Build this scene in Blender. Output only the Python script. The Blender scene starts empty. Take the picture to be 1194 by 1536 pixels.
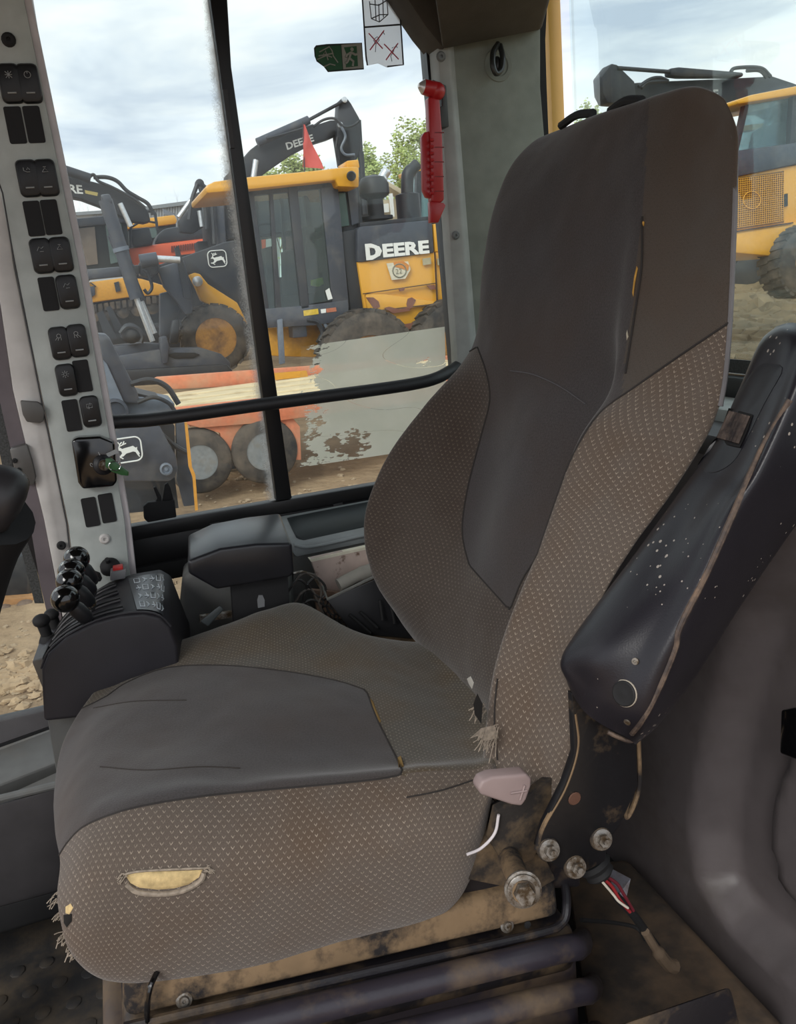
import bpy, bmesh, math, random
from mathutils import Vector, Matrix, noise
from mathutils.bvhtree import BVHTree

# ------------------------------------------------------------------ camera
CAMZ = 1.15                      # eye height above the cab floor, metres
FPX = 1250.0                     # focal length in pixels of a 1194x1536 frame
YAW, PITCH, ROLL = map(math.radians, (18.0, 15.5, -5.5))
CF = Vector((math.sin(YAW)*math.cos(PITCH), math.cos(YAW)*math.cos(PITCH), -math.sin(PITCH)))
_r0 = Vector((math.cos(YAW), -math.sin(YAW), 0)); _u0 = _r0.cross(CF)
CR = _r0*math.cos(ROLL) + _u0*math.sin(ROLL)
CU = -_r0*math.sin(ROLL) + _u0*math.cos(ROLL)
EYE = Vector((0, 0, CAMZ))
cd = bpy.data.cameras.new('camera'); cam = bpy.data.objects.new('camera', cd)
bpy.context.scene.collection.objects.link(cam)
cd.sensor_fit = 'VERTICAL'; cd.sensor_height = 36.0; cd.lens = 36.0*FPX/1536.0
cd.clip_start = 0.02; cd.clip_end = 2000
cam.matrix_world = Matrix(((CR.x, CU.x, -CF.x, 0), (CR.y, CU.y, -CF.y, 0), (CR.z, CU.z, -CF.z, CAMZ), (0, 0, 0, 1)))
bpy.context.scene.camera = cam

# ------------------------------------------------------------------ sky, sun, exposure
sc = bpy.context.scene
sc.view_settings.view_transform = 'Standard'; sc.view_settings.look = 'None'
sc.view_settings.gamma = 1.0; sc.view_settings.use_curve_mapping = False
sc.view_settings.exposure = 0.32
sc.cycles.transparent_max_bounces = 48
SKY_STRENGTH = 1.0
world = bpy.data.worlds.new('overcast_sky'); sc.world = world; world.use_nodes = True
def build_sky():
    nt = world.node_tree; nt.nodes.clear(); N = nt.nodes.new; L = nt.links.new
    out = N('ShaderNodeOutputWorld'); bg = N('ShaderNodeBackground'); L(bg.outputs[0], out.inputs[0])
    tc = N('ShaderNodeTexCoord'); mp = N('ShaderNodeMapping'); mp.inputs['Scale'].default_value = (1.0, 1.0, 5.0)
    mp.inputs['Location'].default_value = (3.1, 1.4, 0.2)
    L(tc.outputs['Generated'], mp.inputs[0])
    n1 = N('ShaderNodeTexNoise'); n1.inputs['Scale'].default_value = 2.6; n1.inputs['Detail'].default_value = 9; n1.inputs['Roughness'].default_value = .56
    n1.inputs['Distortion'].default_value = .35
    L(mp.outputs[0], n1.inputs['Vector'])
    cr = N('ShaderNodeValToRGB'); e = cr.color_ramp.elements
    e[0].position = .36; e[0].color = (.56, .63, .76, 1)
    e[1].position = .58; e[1].color = (1.0, 1.0, 1.0, 1)
    m = cr.color_ramp.elements.new(.47); m.color = (.78, .83, .91, 1)
    L(n1.outputs['Fac'], cr.inputs[0]); L(cr.outputs[0], bg.inputs[0])
    bg.inputs[1].default_value = SKY_STRENGTH
build_sky()
sd_ = bpy.data.lights.new('sun', 'SUN'); sun = bpy.data.objects.new('sun', sd_); sc.collection.objects.link(sun)
sd_.energy = 1.6; sd_.angle = math.radians(28); sd_.color = (1.0, .97, .92)
sun.rotation_euler = Vector((-.55, -.62, .62)).to_track_quat('Z', 'Y').to_euler()   # light from the door side and the front

# ------------------------------------------------------------------ helpers
COL = sc.collection
R = random.Random(7)
def V(*a): return Vector(a)
def ray(x, y): return CF*FPX + CR*(x-597.0) - CU*(y-768.0)
def A(x, y, Y):                       # point on the vertical plane Y metres across the cab
    r = ray(x, y); return EYE + r*(Y/r.y)
def AZ(x, y, z):                      # point at world height z
    r = ray(x, y); return EYE + r*((z-CAMZ)/r.z)
def AX(x, y, X):
    r = ray(x, y); return EYE + r*(X/r.x)
def proj(P):
    d = Vector(P)-EYE; k = d.dot(CF)
    return 597+FPX*d.dot(CR)/k, 768-FPX*d.dot(CU)/k
def AL(pts, Y): return [A(p[0], p[1], p[2] if len(p) > 2 else Y) for p in pts]

def lin(c):
    return tuple(((v/255)/12.92 if v/255 <= .04045 else ((v/255+.055)/1.055)**2.4) for v in c) + (1.0,)

class G:
    """mesh collector"""
    def __init__(s): s.v = []; s.f = []; s.uv = None
    def add(s, vs, fs):
        o = len(s.v); s.v += [Vector(v) for v in vs]; s.f += [tuple(i+o for i in f) for f in fs]; return s
    def join(s, g): return s.add(g.v, g.f)

def prism(pts, d):
    """outline pts (planar) extruded by vector d"""
    n = len(pts); d = Vector(d); g = G()
    vs = [Vector(p) for p in pts] + [Vector(p)+d for p in pts]
    nrm = Vector((0, 0, 0))
    for i in range(n): nrm += vs[i].cross(vs[(i+1) % n])
    fr = tuple(range(n)); bk = tuple(range(2*n-1, n-1, -1))
    if nrm.dot(d) > 0: fr = fr[::-1]; bk = bk[::-1]
    fs = [fr, bk]
    for i in range(n):
        j = (i+1) % n
        fs.append((i, j, n+j, n+i) if nrm.dot(d) > 0 else (j, i, n+i, n+j))
    return g.add(vs, fs)
def PX(pts, Y, th): return prism(AL(pts, Y), (0, th, 0))
def hexa(c):
    """8 corners: 4 front (ccw), 4 back"""
    return G().add(c, [(0, 1, 2, 3), (7, 6, 5, 4), (0, 4, 5, 1), (1, 5, 6, 2), (2, 6, 7, 3), (3, 7, 4, 0)])
def box(c, s, rot=None):
    c = Vector(c); h = Vector(s)/2
    vs = [Vector((x*h.x, y*h.y, z*h.z)) for y in (-1, 1) for x, z in ((-1, -1), (1, -1), (1, 1), (-1, 1))]
    if rot is not None: vs = [rot @ v for v in vs]
    return hexa([c+v for v in vs])
def frame_of(d):
    d = Vector(d).normalized(); u = Vector((0, 0, 1)) if abs(d.z) < .9 else Vector((1, 0, 0))
    a = d.cross(u).normalized(); return a, a.cross(d).normalized()
def cyl(p, q, r, r2=None, n=16, caps=True):
    p = Vector(p); q = Vector(q); a, b = frame_of(q-p); r2 = r if r2 is None else r2
    vs = []
    for c, rr in ((p, r), (q, r2)):
        vs += [c + a*math.cos(2*math.pi*i/n)*rr + b*math.sin(2*math.pi*i/n)*rr for i in range(n)]
    fs = [(i, (i+1) % n, n+(i+1) % n, n+i) for i in range(n)]
    if caps: fs += [tuple(range(n))[::-1], tuple(range(n, 2*n))]
    return G().add(vs, fs)
def lathe(p, axis, prof, n=24):
    """prof: list of (radius, distance along the axis)"""
    p = Vector(p); ax = Vector(axis).normalized(); a, b = frame_of(ax); g = G(); vs = []; fs = []
    for r, t in prof:
        vs += [p + ax*t + (a*math.cos(2*math.pi*i/n) + b*math.sin(2*math.pi*i/n))*max(r, 1e-5) for i in range(n)]
    for k in range(len(prof)-1):
        for i in range(n):
            j = (i+1) % n; fs.append((k*n+i, k*n+j, (k+1)*n+j, (k+1)*n+i))
    fs.append(tuple(range(n))[::-1]); m = (len(prof)-1)*n; fs.append(tuple(range(m, m+n)))
    return g.add(vs, fs)
def crom(P, t):
    n = len(P)-1; x = max(0, min(n-1e-9, t*n)); i = int(x); f = x-i
    a = P[i-1] if i > 0 else P[0]*2-P[1]; b = P[i]; c = P[i+1]; d = P[i+2] if i+2 <= n else P[n]*2-P[n-1]
    return .5*((2*b) + (c-a)*f + (2*a-5*b+4*c-d)*f*f + (3*b-a-3*c+d)*f**3)
def smooth(P, n): P = [Vector(p) for p in P]; return [crom(P, i/(n-1)) for i in range(n)]
def tube(P, r, n=10, rings=None, caps=True):
    P = [Vector(p) for p in P]
    if rings: P = smooth(P, rings)
    vs = []; fs = []; a, b = frame_of(P[1]-P[0])
    m = len(P)
    for k, c in enumerate(P):
        d = (P[min(k+1, m-1)]-P[max(k-1, 0)]).normalized()
        a = (a - d*a.dot(d)).normalized(); b = d.cross(a)
        rr = r[k*(len(r)-1)//(m-1)] if isinstance(r, (list, tuple)) else r
        vs += [c + (a*math.cos(2*math.pi*i/n) + b*math.sin(2*math.pi*i/n))*rr for i in range(n)]
    for k in range(m-1):
        for i in range(n):
            j = (i+1) % n; fs.append((k*n+i, k*n+j, (k+1)*n+j, (k+1)*n+i))
    if caps: fs += [tuple(range(n))[::-1], tuple(range((m-1)*n, m*n))]
    return G().add(vs, fs)
def ball(c, r, n=20, m=12, sq=(1, 1, 1)):
    c = Vector(c); vs = []; fs = []
    for k in range(m+1):
        ph = math.pi*k/m
        for i in range(n):
            th = 2*math.pi*i/n
            vs.append(c + Vector((r*sq[0]*math.sin(ph)*math.cos(th), r*sq[1]*math.sin(ph)*math.sin(th), r*sq[2]*math.cos(ph))))
    for k in range(m):
        for i in range(n):
            j = (i+1) % n; fs.append((k*n+i, (k+1)*n+i, (k+1)*n+j, k*n+j))
    return G().add(vs, fs)
def surf(rows, nu, nv):
    """smooth surface through a control grid; returns grid of points"""
    rows = [[Vector(p) for p in r] for r in rows]
    fine = [[crom(r, j/(nv-1)) for j in range(nv)] for r in rows]
    out = []
    for i in range(nu):
        out.append([crom([fine[k][j] for k in range(len(rows))], i/(nu-1)) for j in range(nv)])
    return out
def sheet(pts, flip=False):
    nu, nv = len(pts), len(pts[0]); g = G()
    fs = []
    for i in range(nu-1):
        for j in range(nv-1):
            q = (i*nv+j, i*nv+j+1, (i+1)*nv+j+1, (i+1)*nv+j); fs.append(q[::-1] if flip else q)
    return g.add([p for r in pts for p in r], fs)
def rrect(w, h, r, n=4):
    o = []
    for cx, cy, a0 in ((w/2-r, h/2-r, 0), (-w/2+r, h/2-r, 90), (-w/2+r, -h/2+r, 180), (w/2-r, -h/2+r, 270)):
        for k in range(n+1):
            a = math.radians(a0+90*k/n); o.append((cx+r*math.cos(a), cy+r*math.sin(a)))
    return o

def tag(o, label=None, cat=None, group=None, kind=None):
    if label: o['label'] = label
    if cat: o['category'] = cat
    if group: o['group'] = group
    if kind: o['kind'] = kind
    return o
def thing(name, label, cat, loc=(0, 0, 0), group=None):
    o = bpy.data.objects.new(name, None); COL.objects.link(o); o.location = loc; o.empty_display_size = .05
    return tag(o, label, cat, group)
def root_of(o):
    p = Vector((0, 0, 0))
    while o is not None: p += o.location; o = o.parent
    return p
def obj(name, g, m, parent=None, bev=0, seg=2, sm=None, uv=None, label=None, kind=None, local=False):
    """one mesh object; verts are given in world space, stored about the parent (or the base of the mesh)"""
    me = bpy.data.meshes.new(name)
    if parent is not None: off = root_of(parent)
    elif local: off = Vector((0, 0, 0))
    else:
        lo = [min(v[k] for v in g.v) for k in range(3)]; hi = [max(v[k] for v in g.v) for k in range(3)]
        off = Vector(((lo[0]+hi[0])/2, (lo[1]+hi[1])/2, lo[2]))
    if local: off = Vector((0, 0, 0))
    me.from_pydata([tuple(v-off) for v in g.v], [], g.f); me.update()
    if bev:
        bm = bmesh.new(); bm.from_mesh(me)
        bmesh.ops.remove_doubles(bm, verts=bm.verts, dist=1e-6)
        bmesh.ops.recalc_face_normals(bm, faces=bm.faces)
        es = [e for e in bm.edges if len(e.link_faces) == 2 and e.calc_face_angle(0) > math.radians(28)]
        bmesh.ops.bevel(bm, geom=es, offset=bev, segments=seg, affect='EDGES', profile=.5, clamp_overlap=True)
        bm.to_mesh(me); bm.free()
    me.materials.append(m)
    if uv is not None and not bev:
        l = me.uv_layers.new(name='UVMap')
        for p in me.polygons:
            for li, vi in zip(p.loop_indices, p.vertices): l.data[li].uv = uv[vi]
    for p in me.polygons: p.use_smooth = True
    if sm is None: sm = 35
    if sm < 180:
        bm = bmesh.new(); bm.from_mesh(me); lim = math.radians(sm)
        for e in bm.edges:
            if len(e.link_faces) == 2: e.smooth = e.calc_face_angle(0) < lim
        bm.to_mesh(me); bm.free()
    o = bpy.data.objects.new(name, me); COL.objects.link(o)
    if parent is not None: o.parent = parent
    elif not local: o.location = off
    if label: o['label'] = label
    if kind: o['kind'] = kind
    return o
def copy_tree(o, parent=None):
    c = o.copy(); COL.objects.link(c); c.parent = parent
    for ch in list(o.children): copy_tree(ch, c)
    return c
def text(name, body, p, right, up, h, m, parent=None, ext=.0005, bold=.0, wid=None, label=None):
    """flat lettering as a mesh; p = lower left corner, h = cap height"""
    cu = bpy.data.curves.new(name, 'FONT'); cu.body = body; cu.size = 1.0; cu.extrude = 0; cu.offset = bold; cu.resolution_u = 2
    t = bpy.data.objects.new(name, cu); me = bpy.data.meshes.new_from_object(t)
    bpy.data.objects.remove(t); bpy.data.curves.remove(cu)
    if not me.vertices: return None
    xs = [v.co.x for v in me.vertices]; ys = [v.co.y for v in me.vertices]
    x0, y0 = min(xs), min(ys); w = max(xs)-x0; hh = max(ys)-y0
    right = Vector(right).normalized(); up = Vector(up).normalized(); nn = right.cross(up)
    sy = h/hh; sx = (wid/w) if wid else sy
    base = [Vector(p) + right*(v.co.x-x0)*sx + up*(v.co.y-y0)*sy for v in me.vertices]
    fs = [tuple(q.vertices) for q in me.polygons]; bpy.data.meshes.remove(me)
    g = G().add([b+nn*ext for b in base], fs)
    return obj(name, g, m, parent, label=label)

# ------------------------------------------------------------------ materials
MC = {}
def M(name, rgb, rough=.6, metal=0.0, var=.12, scale=25., bump=.0, bscale=None, dirt=None, amt=.5, dscale=6., coat=0., spec=.5, soft=.12):
    if name in MC: return MC[name]
    m = bpy.data.materials.new(name); m.use_nodes = True; nt = m.node_tree; N = nt.nodes.new; L = nt.links.new
    b = nt.nodes['Principled BSDF']; b.inputs['Roughness'].default_value = rough; b.inputs['Metallic'].default_value = metal
    b.inputs['Specular IOR Level'].default_value = spec
    if coat: b.inputs['Coat Weight'].default_value = coat; b.inputs['Coat Roughness'].default_value = .15
    tc = N('ShaderNodeTexCoord'); c = lin(rgb)
    n = N('ShaderNodeTexNoise'); n.inputs['Scale'].default_value = scale; n.inputs['Detail'].default_value = 5; L(tc.outputs['Object'], n.inputs['Vector'])
    r = N('ShaderNodeValToRGB'); r.color_ramp.elements[0].position = .3; r.color_ramp.elements[1].position = .7
    r.color_ramp.elements[0].color = tuple(v*(1-var) for v in c[:3])+(1,); r.color_ramp.elements[1].color = tuple(min(1, v*(1+var)) for v in c[:3])+(1,)
    L(n.outputs['Fac'], r.inputs[0]); col = r.outputs[0]
    if dirt:
        d = N('ShaderNodeTexNoise'); d.inputs['Scale'].default_value = dscale; d.inputs['Detail'].default_value = 9; d.inputs['Roughness'].default_value = .65
        L(tc.outputs['Object'], d.inputs['Vector'])
        dr = N('ShaderNodeMapRange'); dr.inputs['From Min'].default_value = 1-amt-soft+.0; dr.inputs['From Max'].default_value = 1-amt+soft
        L(d.outputs['Fac'], dr.inputs['Value'])
        mx = N('ShaderNodeMix'); mx.data_type = 'RGBA'; L(dr.outputs[0], mx.inputs['Factor']); L(col, mx.inputs['A']); mx.inputs['B'].default_value = lin(dirt)
        col = mx.outputs['Result']
        mr = N('ShaderNodeMapRange'); mr.inputs['To Min'].default_value = rough; mr.inputs['To Max'].default_value = .9; L(dr.outputs[0], mr.inputs['Value']); L(mr.outputs[0], b.inputs['Roughness'])
    L(col, b.inputs['Base Color'])
    if bump:
        bn = N('ShaderNodeTexNoise'); bn.inputs['Scale'].default_value = bscale or scale*6; bn.inputs['Detail'].default_value = 4
        L(tc.outputs['Object'], bn.inputs['Vector']); bp = N('ShaderNodeBump'); bp.inputs['Strength'].default_value = bump; bp.inputs['Distance'].default_value = .002
        L(bn.outputs['Fac'], bp.inputs['Height']); L(bp.outputs[0], b.inputs['Normal'])
    MC[name] = m; return m
def math_node(nt, op, a, b=None, c=None):
    n = nt.nodes.new('ShaderNodeMath'); n.operation = op
    for i, x in enumerate((a, b, c)):
        if x is None: continue
        if isinstance(x, (int, float)): n.inputs[i].default_value = x
        else: nt.links.new(x, n.inputs[i])
    return n.outputs[0]
def fabric(name, base, fleck, pitch=.0085, flecks=1.0, stain=(84, 62, 42), amt=.45, sscale=5., fine=900):
    """woven cloth: fine weave, small V shaped flecks in staggered rows, stains with shapes of their own"""
    m = bpy.data.materials.new(name); m.use_nodes = True; nt = m.node_tree; N = nt.nodes.new; L = nt.links.new
    b = nt.nodes['Principled BSDF']; b.inputs['Roughness'].default_value = .95; b.inputs['Specular IOR Level'].default_value = .12
    b.inputs['Sheen Weight'].default_value = .25; b.inputs['Sheen Roughness'].default_value = .5
    tc = N('ShaderNodeTexCoord'); sp = N('ShaderNodeSeparateXYZ'); L(tc.outputs['UV'], sp.inputs[0]); mm = lambda o, a, b=None, c=None: math_node(nt, o, a, b, c)
    n = N('ShaderNodeTexNoise'); n.inputs['Scale'].default_value = fine; n.inputs['Detail'].default_value = 2; L(tc.outputs['UV'], n.inputs['Vector'])
    u = mm('DIVIDE', sp.outputs[0], pitch); v = mm('DIVIDE', sp.outputs[1], pitch*.60)
    row = mm('FLOOR', v); off = mm('MULTIPLY', mm('FLOORED_MODULO', row, 2.0), .5)
    fx = mm('ABSOLUTE', mm('SUBTRACT', mm('FRACT', mm('ADD', u, off)), .5)); fy = mm('FRACT', v)
    d = mm('ABSOLUTE', mm('SUBTRACT', mm('SUBTRACT', fy, .25), mm('MULTIPLY', fx, 2.2)))
    k = mm('MULTIPLY', mm('LESS_THAN', d, .13), mm('LESS_THAN', fx, .20))
    nn = N('ShaderNodeTexNoise'); nn.inputs['Scale'].default_value = 260; L(tc.outputs['UV'], nn.inputs['Vector'])
    k = mm('MULTIPLY', k, mm('MULTIPLY', mm('ADD', mm('MULTIPLY', nn.outputs['Fac'], 2.2), -.60), flecks))
    c = lin(base)
    wv = N('ShaderNodeMix'); wv.data_type = 'RGBA'; L(n.outputs['Fac'], wv.inputs['Factor'])
    wv.inputs['A'].default_value = tuple(x*.55 for x in c[:3])+(1,); wv.inputs['B'].default_value = tuple(x*1.45 for x in c[:3])+(1,)
    # stains
    s = N('ShaderNodeTexNoise'); s.inputs['Scale'].default_value = sscale; s.inputs['Detail'].default_value = 5; s.inputs['Roughness'].default_value = .55; L(tc.outputs['Object'], s.inputs['Vector'])
    sr = N('ShaderNodeMapRange'); sr.inputs['From Min'].default_value = .42; sr.inputs['From Max'].default_value = .68; sr.inputs['To Max'].default_value = amt; L(s.outputs['Fac'], sr.inputs['Value'])
    st = N('ShaderNodeMix'); st.data_type = 'RGBA'; L(sr.outputs[0], st.inputs['Factor']); L(wv.outputs['Result'], st.inputs['A']); st.inputs['B'].default_value = lin(stain)
    fl = N('ShaderNodeMix'); fl.data_type = 'RGBA'; L(k, fl.inputs['Factor']); L(st.outputs['Result'], fl.inputs['A']); fl.inputs['B'].default_value = lin(fleck)
    L(fl.outputs['Result'], b.inputs['Base Color'])
    bp = N('ShaderNodeBump'); bp.inputs['Strength'].default_value = .35; bp.inputs['Distance'].default_value = .0012
    L(mm('ADD', n.outputs['Fac'], k), bp.inputs['Height']); L(bp.outputs[0], b.inputs['Normal'])
    return m
def glassy(name, tint=(.93, .97, .96), dust=.05, dust_rgb=(205, 205, 200), dscale=9., streak=1.0, refl=.5, spots=0.0):
    """thin pane: lets light through, mirrors a little, carries dust"""
    m = bpy.data.materials.new(name); m.use_nodes = True; nt = m.node_tree; N = nt.nodes.new; L = nt.links.new; nt.nodes.clear()
    out = N('ShaderNodeOutputMaterial'); t = N('ShaderNodeBsdfTransparent'); t.inputs[0].default_value = tint+(1,)
    g = N('ShaderNodeBsdfGlossy'); g.inputs['Roughness'].default_value = .03
    lw = N('ShaderNodeLayerWeight'); lw.inputs[0].default_value = .35
    m1 = N('ShaderNodeMixShader'); L(math_node(nt, 'MULTIPLY', lw.outputs['Fresnel'], refl), m1.inputs[0]); L(t.outputs[0], m1.inputs[1]); L(g.outputs[0], m1.inputs[2])
    d = N('ShaderNodeBsdfDiffuse'); d.inputs[0].default_value = lin(dust_rgb); tr = N('ShaderNodeBsdfTranslucent'); tr.inputs[0].default_value = lin(dust_rgb)
    md = N('ShaderNodeMixShader'); L(d.outputs[0], md.inputs[1]); L(tr.outputs[0], md.inputs[2])
    tc = N('ShaderNodeTexCoord'); mp = N('ShaderNodeMapping'); mp.inputs['Scale'].default_value = (streak, 1, 1); L(tc.outputs['Object'], mp.inputs[0])
    n = N('ShaderNodeTexNoise'); n.inputs['Scale'].default_value = dscale; n.inputs['Detail'].default_value = 8; L(mp.outputs[0], n.inputs['Vector'])
    mr = N('ShaderNodeMapRange'); mr.inputs['From Min'].default_value = .35; mr.inputs['From Max'].default_value = .75; mr.inputs['To Min'].default_value = dust*.3; mr.inputs['To Max'].default_value = dust*1.7
    L(n.outputs['Fac'], mr.inputs['Value']); fac = mr.outputs[0]
    m2 = N('ShaderNodeMixShader'); L(fac, m2.inputs[0]); L(m1.outputs[0], m2.inputs[1]); L(md.outputs[0], m2.inputs[2]); L(m2.outputs[0], out.inputs[0])
    return m
def ragged(name, rgb, expr, trans=.5):
    """a torn or smeared film on glass; expr(nt, u, v, noise) gives cover 0..1"""
    m = bpy.data.materials.new(name); m.use_nodes = True; nt = m.node_tree; N = nt.nodes.new; L = nt.links.new; nt.nodes.clear()
    out = N('ShaderNodeOutputMaterial'); t = N('ShaderNodeBsdfTransparent'); d = N('ShaderNodeBsdfDiffuse'); tr = N('ShaderNodeBsdfTranslucent')
    tc = N('ShaderNodeTexCoord'); sp = N('ShaderNodeSeparateXYZ'); L(tc.outputs['UV'], sp.inputs[0])
    def nz(scale, detail=6, stretch=(1, 1, 1)):
        mp = N('ShaderNodeMapping'); mp.inputs['Scale'].default_value = stretch; L(tc.outputs['UV'], mp.inputs[0])
        n = N('ShaderNodeTexNoise'); n.inputs['Scale'].default_value = scale; n.inputs['Detail'].default_value = detail; L(mp.outputs[0], n.inputs['Vector']); return n.outputs['Fac']
    fac, colr = expr(nt, sp.outputs[0], sp.outputs[1], nz)
    if colr is None: d.inputs[0].default_value = lin(rgb); tr.inputs[0].default_value = lin(rgb)
    else: L(colr, d.inputs[0]); L(colr, tr.inputs[0])
    a = N('ShaderNodeMixShader'); a.inputs[0].default_value = trans; L(d.outputs[0], a.inputs[1]); L(tr.outputs[0], a.inputs[2])
    b = N('ShaderNodeMixShader'); L(fac, b.inputs[0]); L(t.outputs[0], b.inputs[1]); L(a.outputs[0], b.inputs[2]); L(b.outputs[0], out.inputs[0])
    return m

black = M('black_plastic', (30, 30, 33), .45, bump=.12, scale=40, bscale=900)
blackm = M('black_matt', (22, 22, 24), .75, bump=.1, bscale=700)
blackf = M('black_frame_paint', (20, 20, 22), .4)
gloss = M('glossy_black', (10, 10, 12), .12, coat=.6)
greyp = M('grey_moulding', (96, 97, 96), .62, bump=.15, bscale=900, dirt=(104, 98, 88), amt=.38)
greyd = M('dark_grey_moulding', (70, 68, 70), .55, bump=.15, bscale=900, dirt=(82, 76, 68), amt=.36)
pilw = M('pale_pillar_paint', (190, 187, 184), .5, bump=.08, bscale=1200)
pilg = M('pale_panel_plastic', (172, 178, 175), .6, bump=.15, bscale=1000)
trimg = M('rear_trim_plastic', (128, 133, 124), .7, bump=.2, bscale=800)
headl = M('headliner', (78, 74, 67), .85, bump=.3, bscale=500)
steel = M('zinc_steel', (150, 146, 140), .38, .9, dirt=(96, 80, 62), amt=.50, dscale=90)
chrome = M('bright_rod', (215, 218, 222), .15, 1.0)
white = M('white_print', (225, 225, 222), .6, var=.02)
# ------------------------------------------------------------------ cab shell (the setting)
YW = 1.60        # right hand wall plane
def struct(name, g, m, bev=0, **k): o = obj(name, g, m, None, bev, **k); o['kind'] = 'structure'; return o
# floor with rubber studs
floorm = M('floor_rubber', (40, 39, 39), .7, dirt=(84, 72, 56), amt=.42, dscale=9, bump=.2)
fl = struct('floor', box((0.03, .83, -.02), (1.86, 1.62, .04)), floorm)
g = G()
for i in range(14):
    for j in range(12):
        x = -.62+i*.05+(j % 2)*.025; y = .78+j*.06
        g.join(lathe((x, y, -.001), (0, 0, 1), [(.014, 0), (.013, .003), (.009, .0045), (0.001, .005)], 10))
obj('floor_stud', g, floorm, fl, kind='stuff')
struct('ceiling', box((0.05, .80, 1.80), (1.9, 1.66, .05)), headl)
# corner of the headliner that comes down over the rear trim
hl = [(598, -30), (612, 0), (668, 74), (700, 62), (812, 44), (842, -30)]
g = prism(AL([(585, -40), (612, 0), (640, 42), (664, 72), (672, 70), (672, -60)], 1.53), (0, .08, 0))
g2 = hexa([A(664, 73, 1.53), A(812, 44, 1.50), A(850, -90, 1.25), A(640, -90, 1.25), A(664, 73, 1.6), A(812, 44, 1.6), A(836, -120, 1.6), A(640, -120, 1.6)])
struct('trim_1', g.join(g2), headl, .006)
# right wall: metal frame round the side window
YO = 1.60
def rectpx(x0, y0, x1, y1): return [(x0, y0), (x1, y0), (x1, y1), (x0, y1)]
X0, X1 = -.020, .672          # side window opening
ZB, ZT = .742, 1.62
wr = struct('wall_right', box((.32, 1.62, ZB-.055), (.74, .05, .085)), blackf, .004)
obj('sill_rail', box((.08, 1.60, .655), (.26, .03, .035)), blackm, wr, .003)
obj('inner_panel', box((.52, 1.60, .34), (.80, .03, .58)), greyd, wr, .004)
obj('kick_panel', box((-.52, 1.62, .20), (1.0, .03, .44)), greyd, wr, .004)
obj('post', box((-.90, 1.60, .9), (.06, .06, 1.6)), blackf, wr, .004)
obj('roof_rail', box((-.1, 1.62, 1.74), (1.6, .05, .08)), blackf, wr, .004)
# window 1
w1 = struct('window_1', box(((X0+X1)/2, 1.607, ZB-.004), (X1-X0, .03, .028)), blackf, .003)
obj('window_frame', PX([(637, 50), (646, 50), (690, 552), (692, 640), (684, 640), (681, 552)], 1.59, .03), blackf, w1)
obj('window_frame', PX([(303, -90), (332, -90), (340, -20), (347, 100), (438, 748), (415, 752), (329, 100)], 1.585, .03), blackf, w1, .002, label='black post dividing the two panes')
obj('handle_guide', PX([(334, 134), (341, 134), (352, 222), (346, 222)], 1.58, .006), M('guide', (52, 52, 54), .5), w1)
gl1 = glassy('side_glass', dust=.035, dscale=6)
def pane(name, pts, Y, m, parent, th=.004):
    return obj(name, PX(pts, Y, th), m, parent)
pane('glass_pane', [(35, -40), (325, -40), (427, 755), (190, 790)], 1.609, gl1, w1)
pane('glass_pane', [(330, -40), (640, -60), (688, 560), (690, 735), (425, 752)], 1.602, gl1, w1)
for px in (322, 507): obj('drain_notch', PX([(px-7, 757 if px > 400 else 786), (px+7, 754 if px > 400 else 783), (px+6, 761 if px > 400 else 790), (px-5, 763 if px > 400 else 792)], 1.587, .004), M('guide', (52, 52, 54)), w1)
# frost like grime along the sealing edge
def ex_edge(nt, u, v, nz):
    mm = lambda o, a, b=None: math_node(nt, o, a, b)
    n = nz(26, 7, (.5, 5, 1)); n2 = nz(6, 4, (.4, 3, 1))
    a = mm('ADD', u, mm('MULTIPLY', mm('SUBTRACT', n, .5), .55)); a = mm('ADD', a, mm('MULTIPLY', mm('SUBTRACT', n2, .5), .5))
    mr = nt.nodes.new('ShaderNodeMapRange'); mr.interpolation_type = 'SMOOTHSTEP'; mr.inputs['From Min'].default_value = .15; mr.inputs['From Max'].default_value = .85; mr.inputs['To Max'].default_value = .97
    nt.links.new(a, mr.inputs['Value']); return mr.outputs[0], None
grime = ragged('grime_on_glass', (222, 222, 220), ex_edge, .55)
Lp = [(296, -20), (306, 100), (330, 300), (362, 520), (384, 660), (392, 752)]
Rp = [(316, -20), (331, 100), (358, 300), (389, 520), (409, 660), (418, 752)]
rows = []; uvs = []
for k in range(6):
    r = []
    for q in (0, .5, 1): r.append(A(Lp[k][0]*(1-q)+Rp[k][0]*q, Lp[k][1], 1.606)); uvs.append((q, k*.6))
    rows.append(r)
obj('edge_grime', sheet(rows), grime, w1, uv=uvs, label='milky grime band along the sealing edge of the pane')
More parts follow.
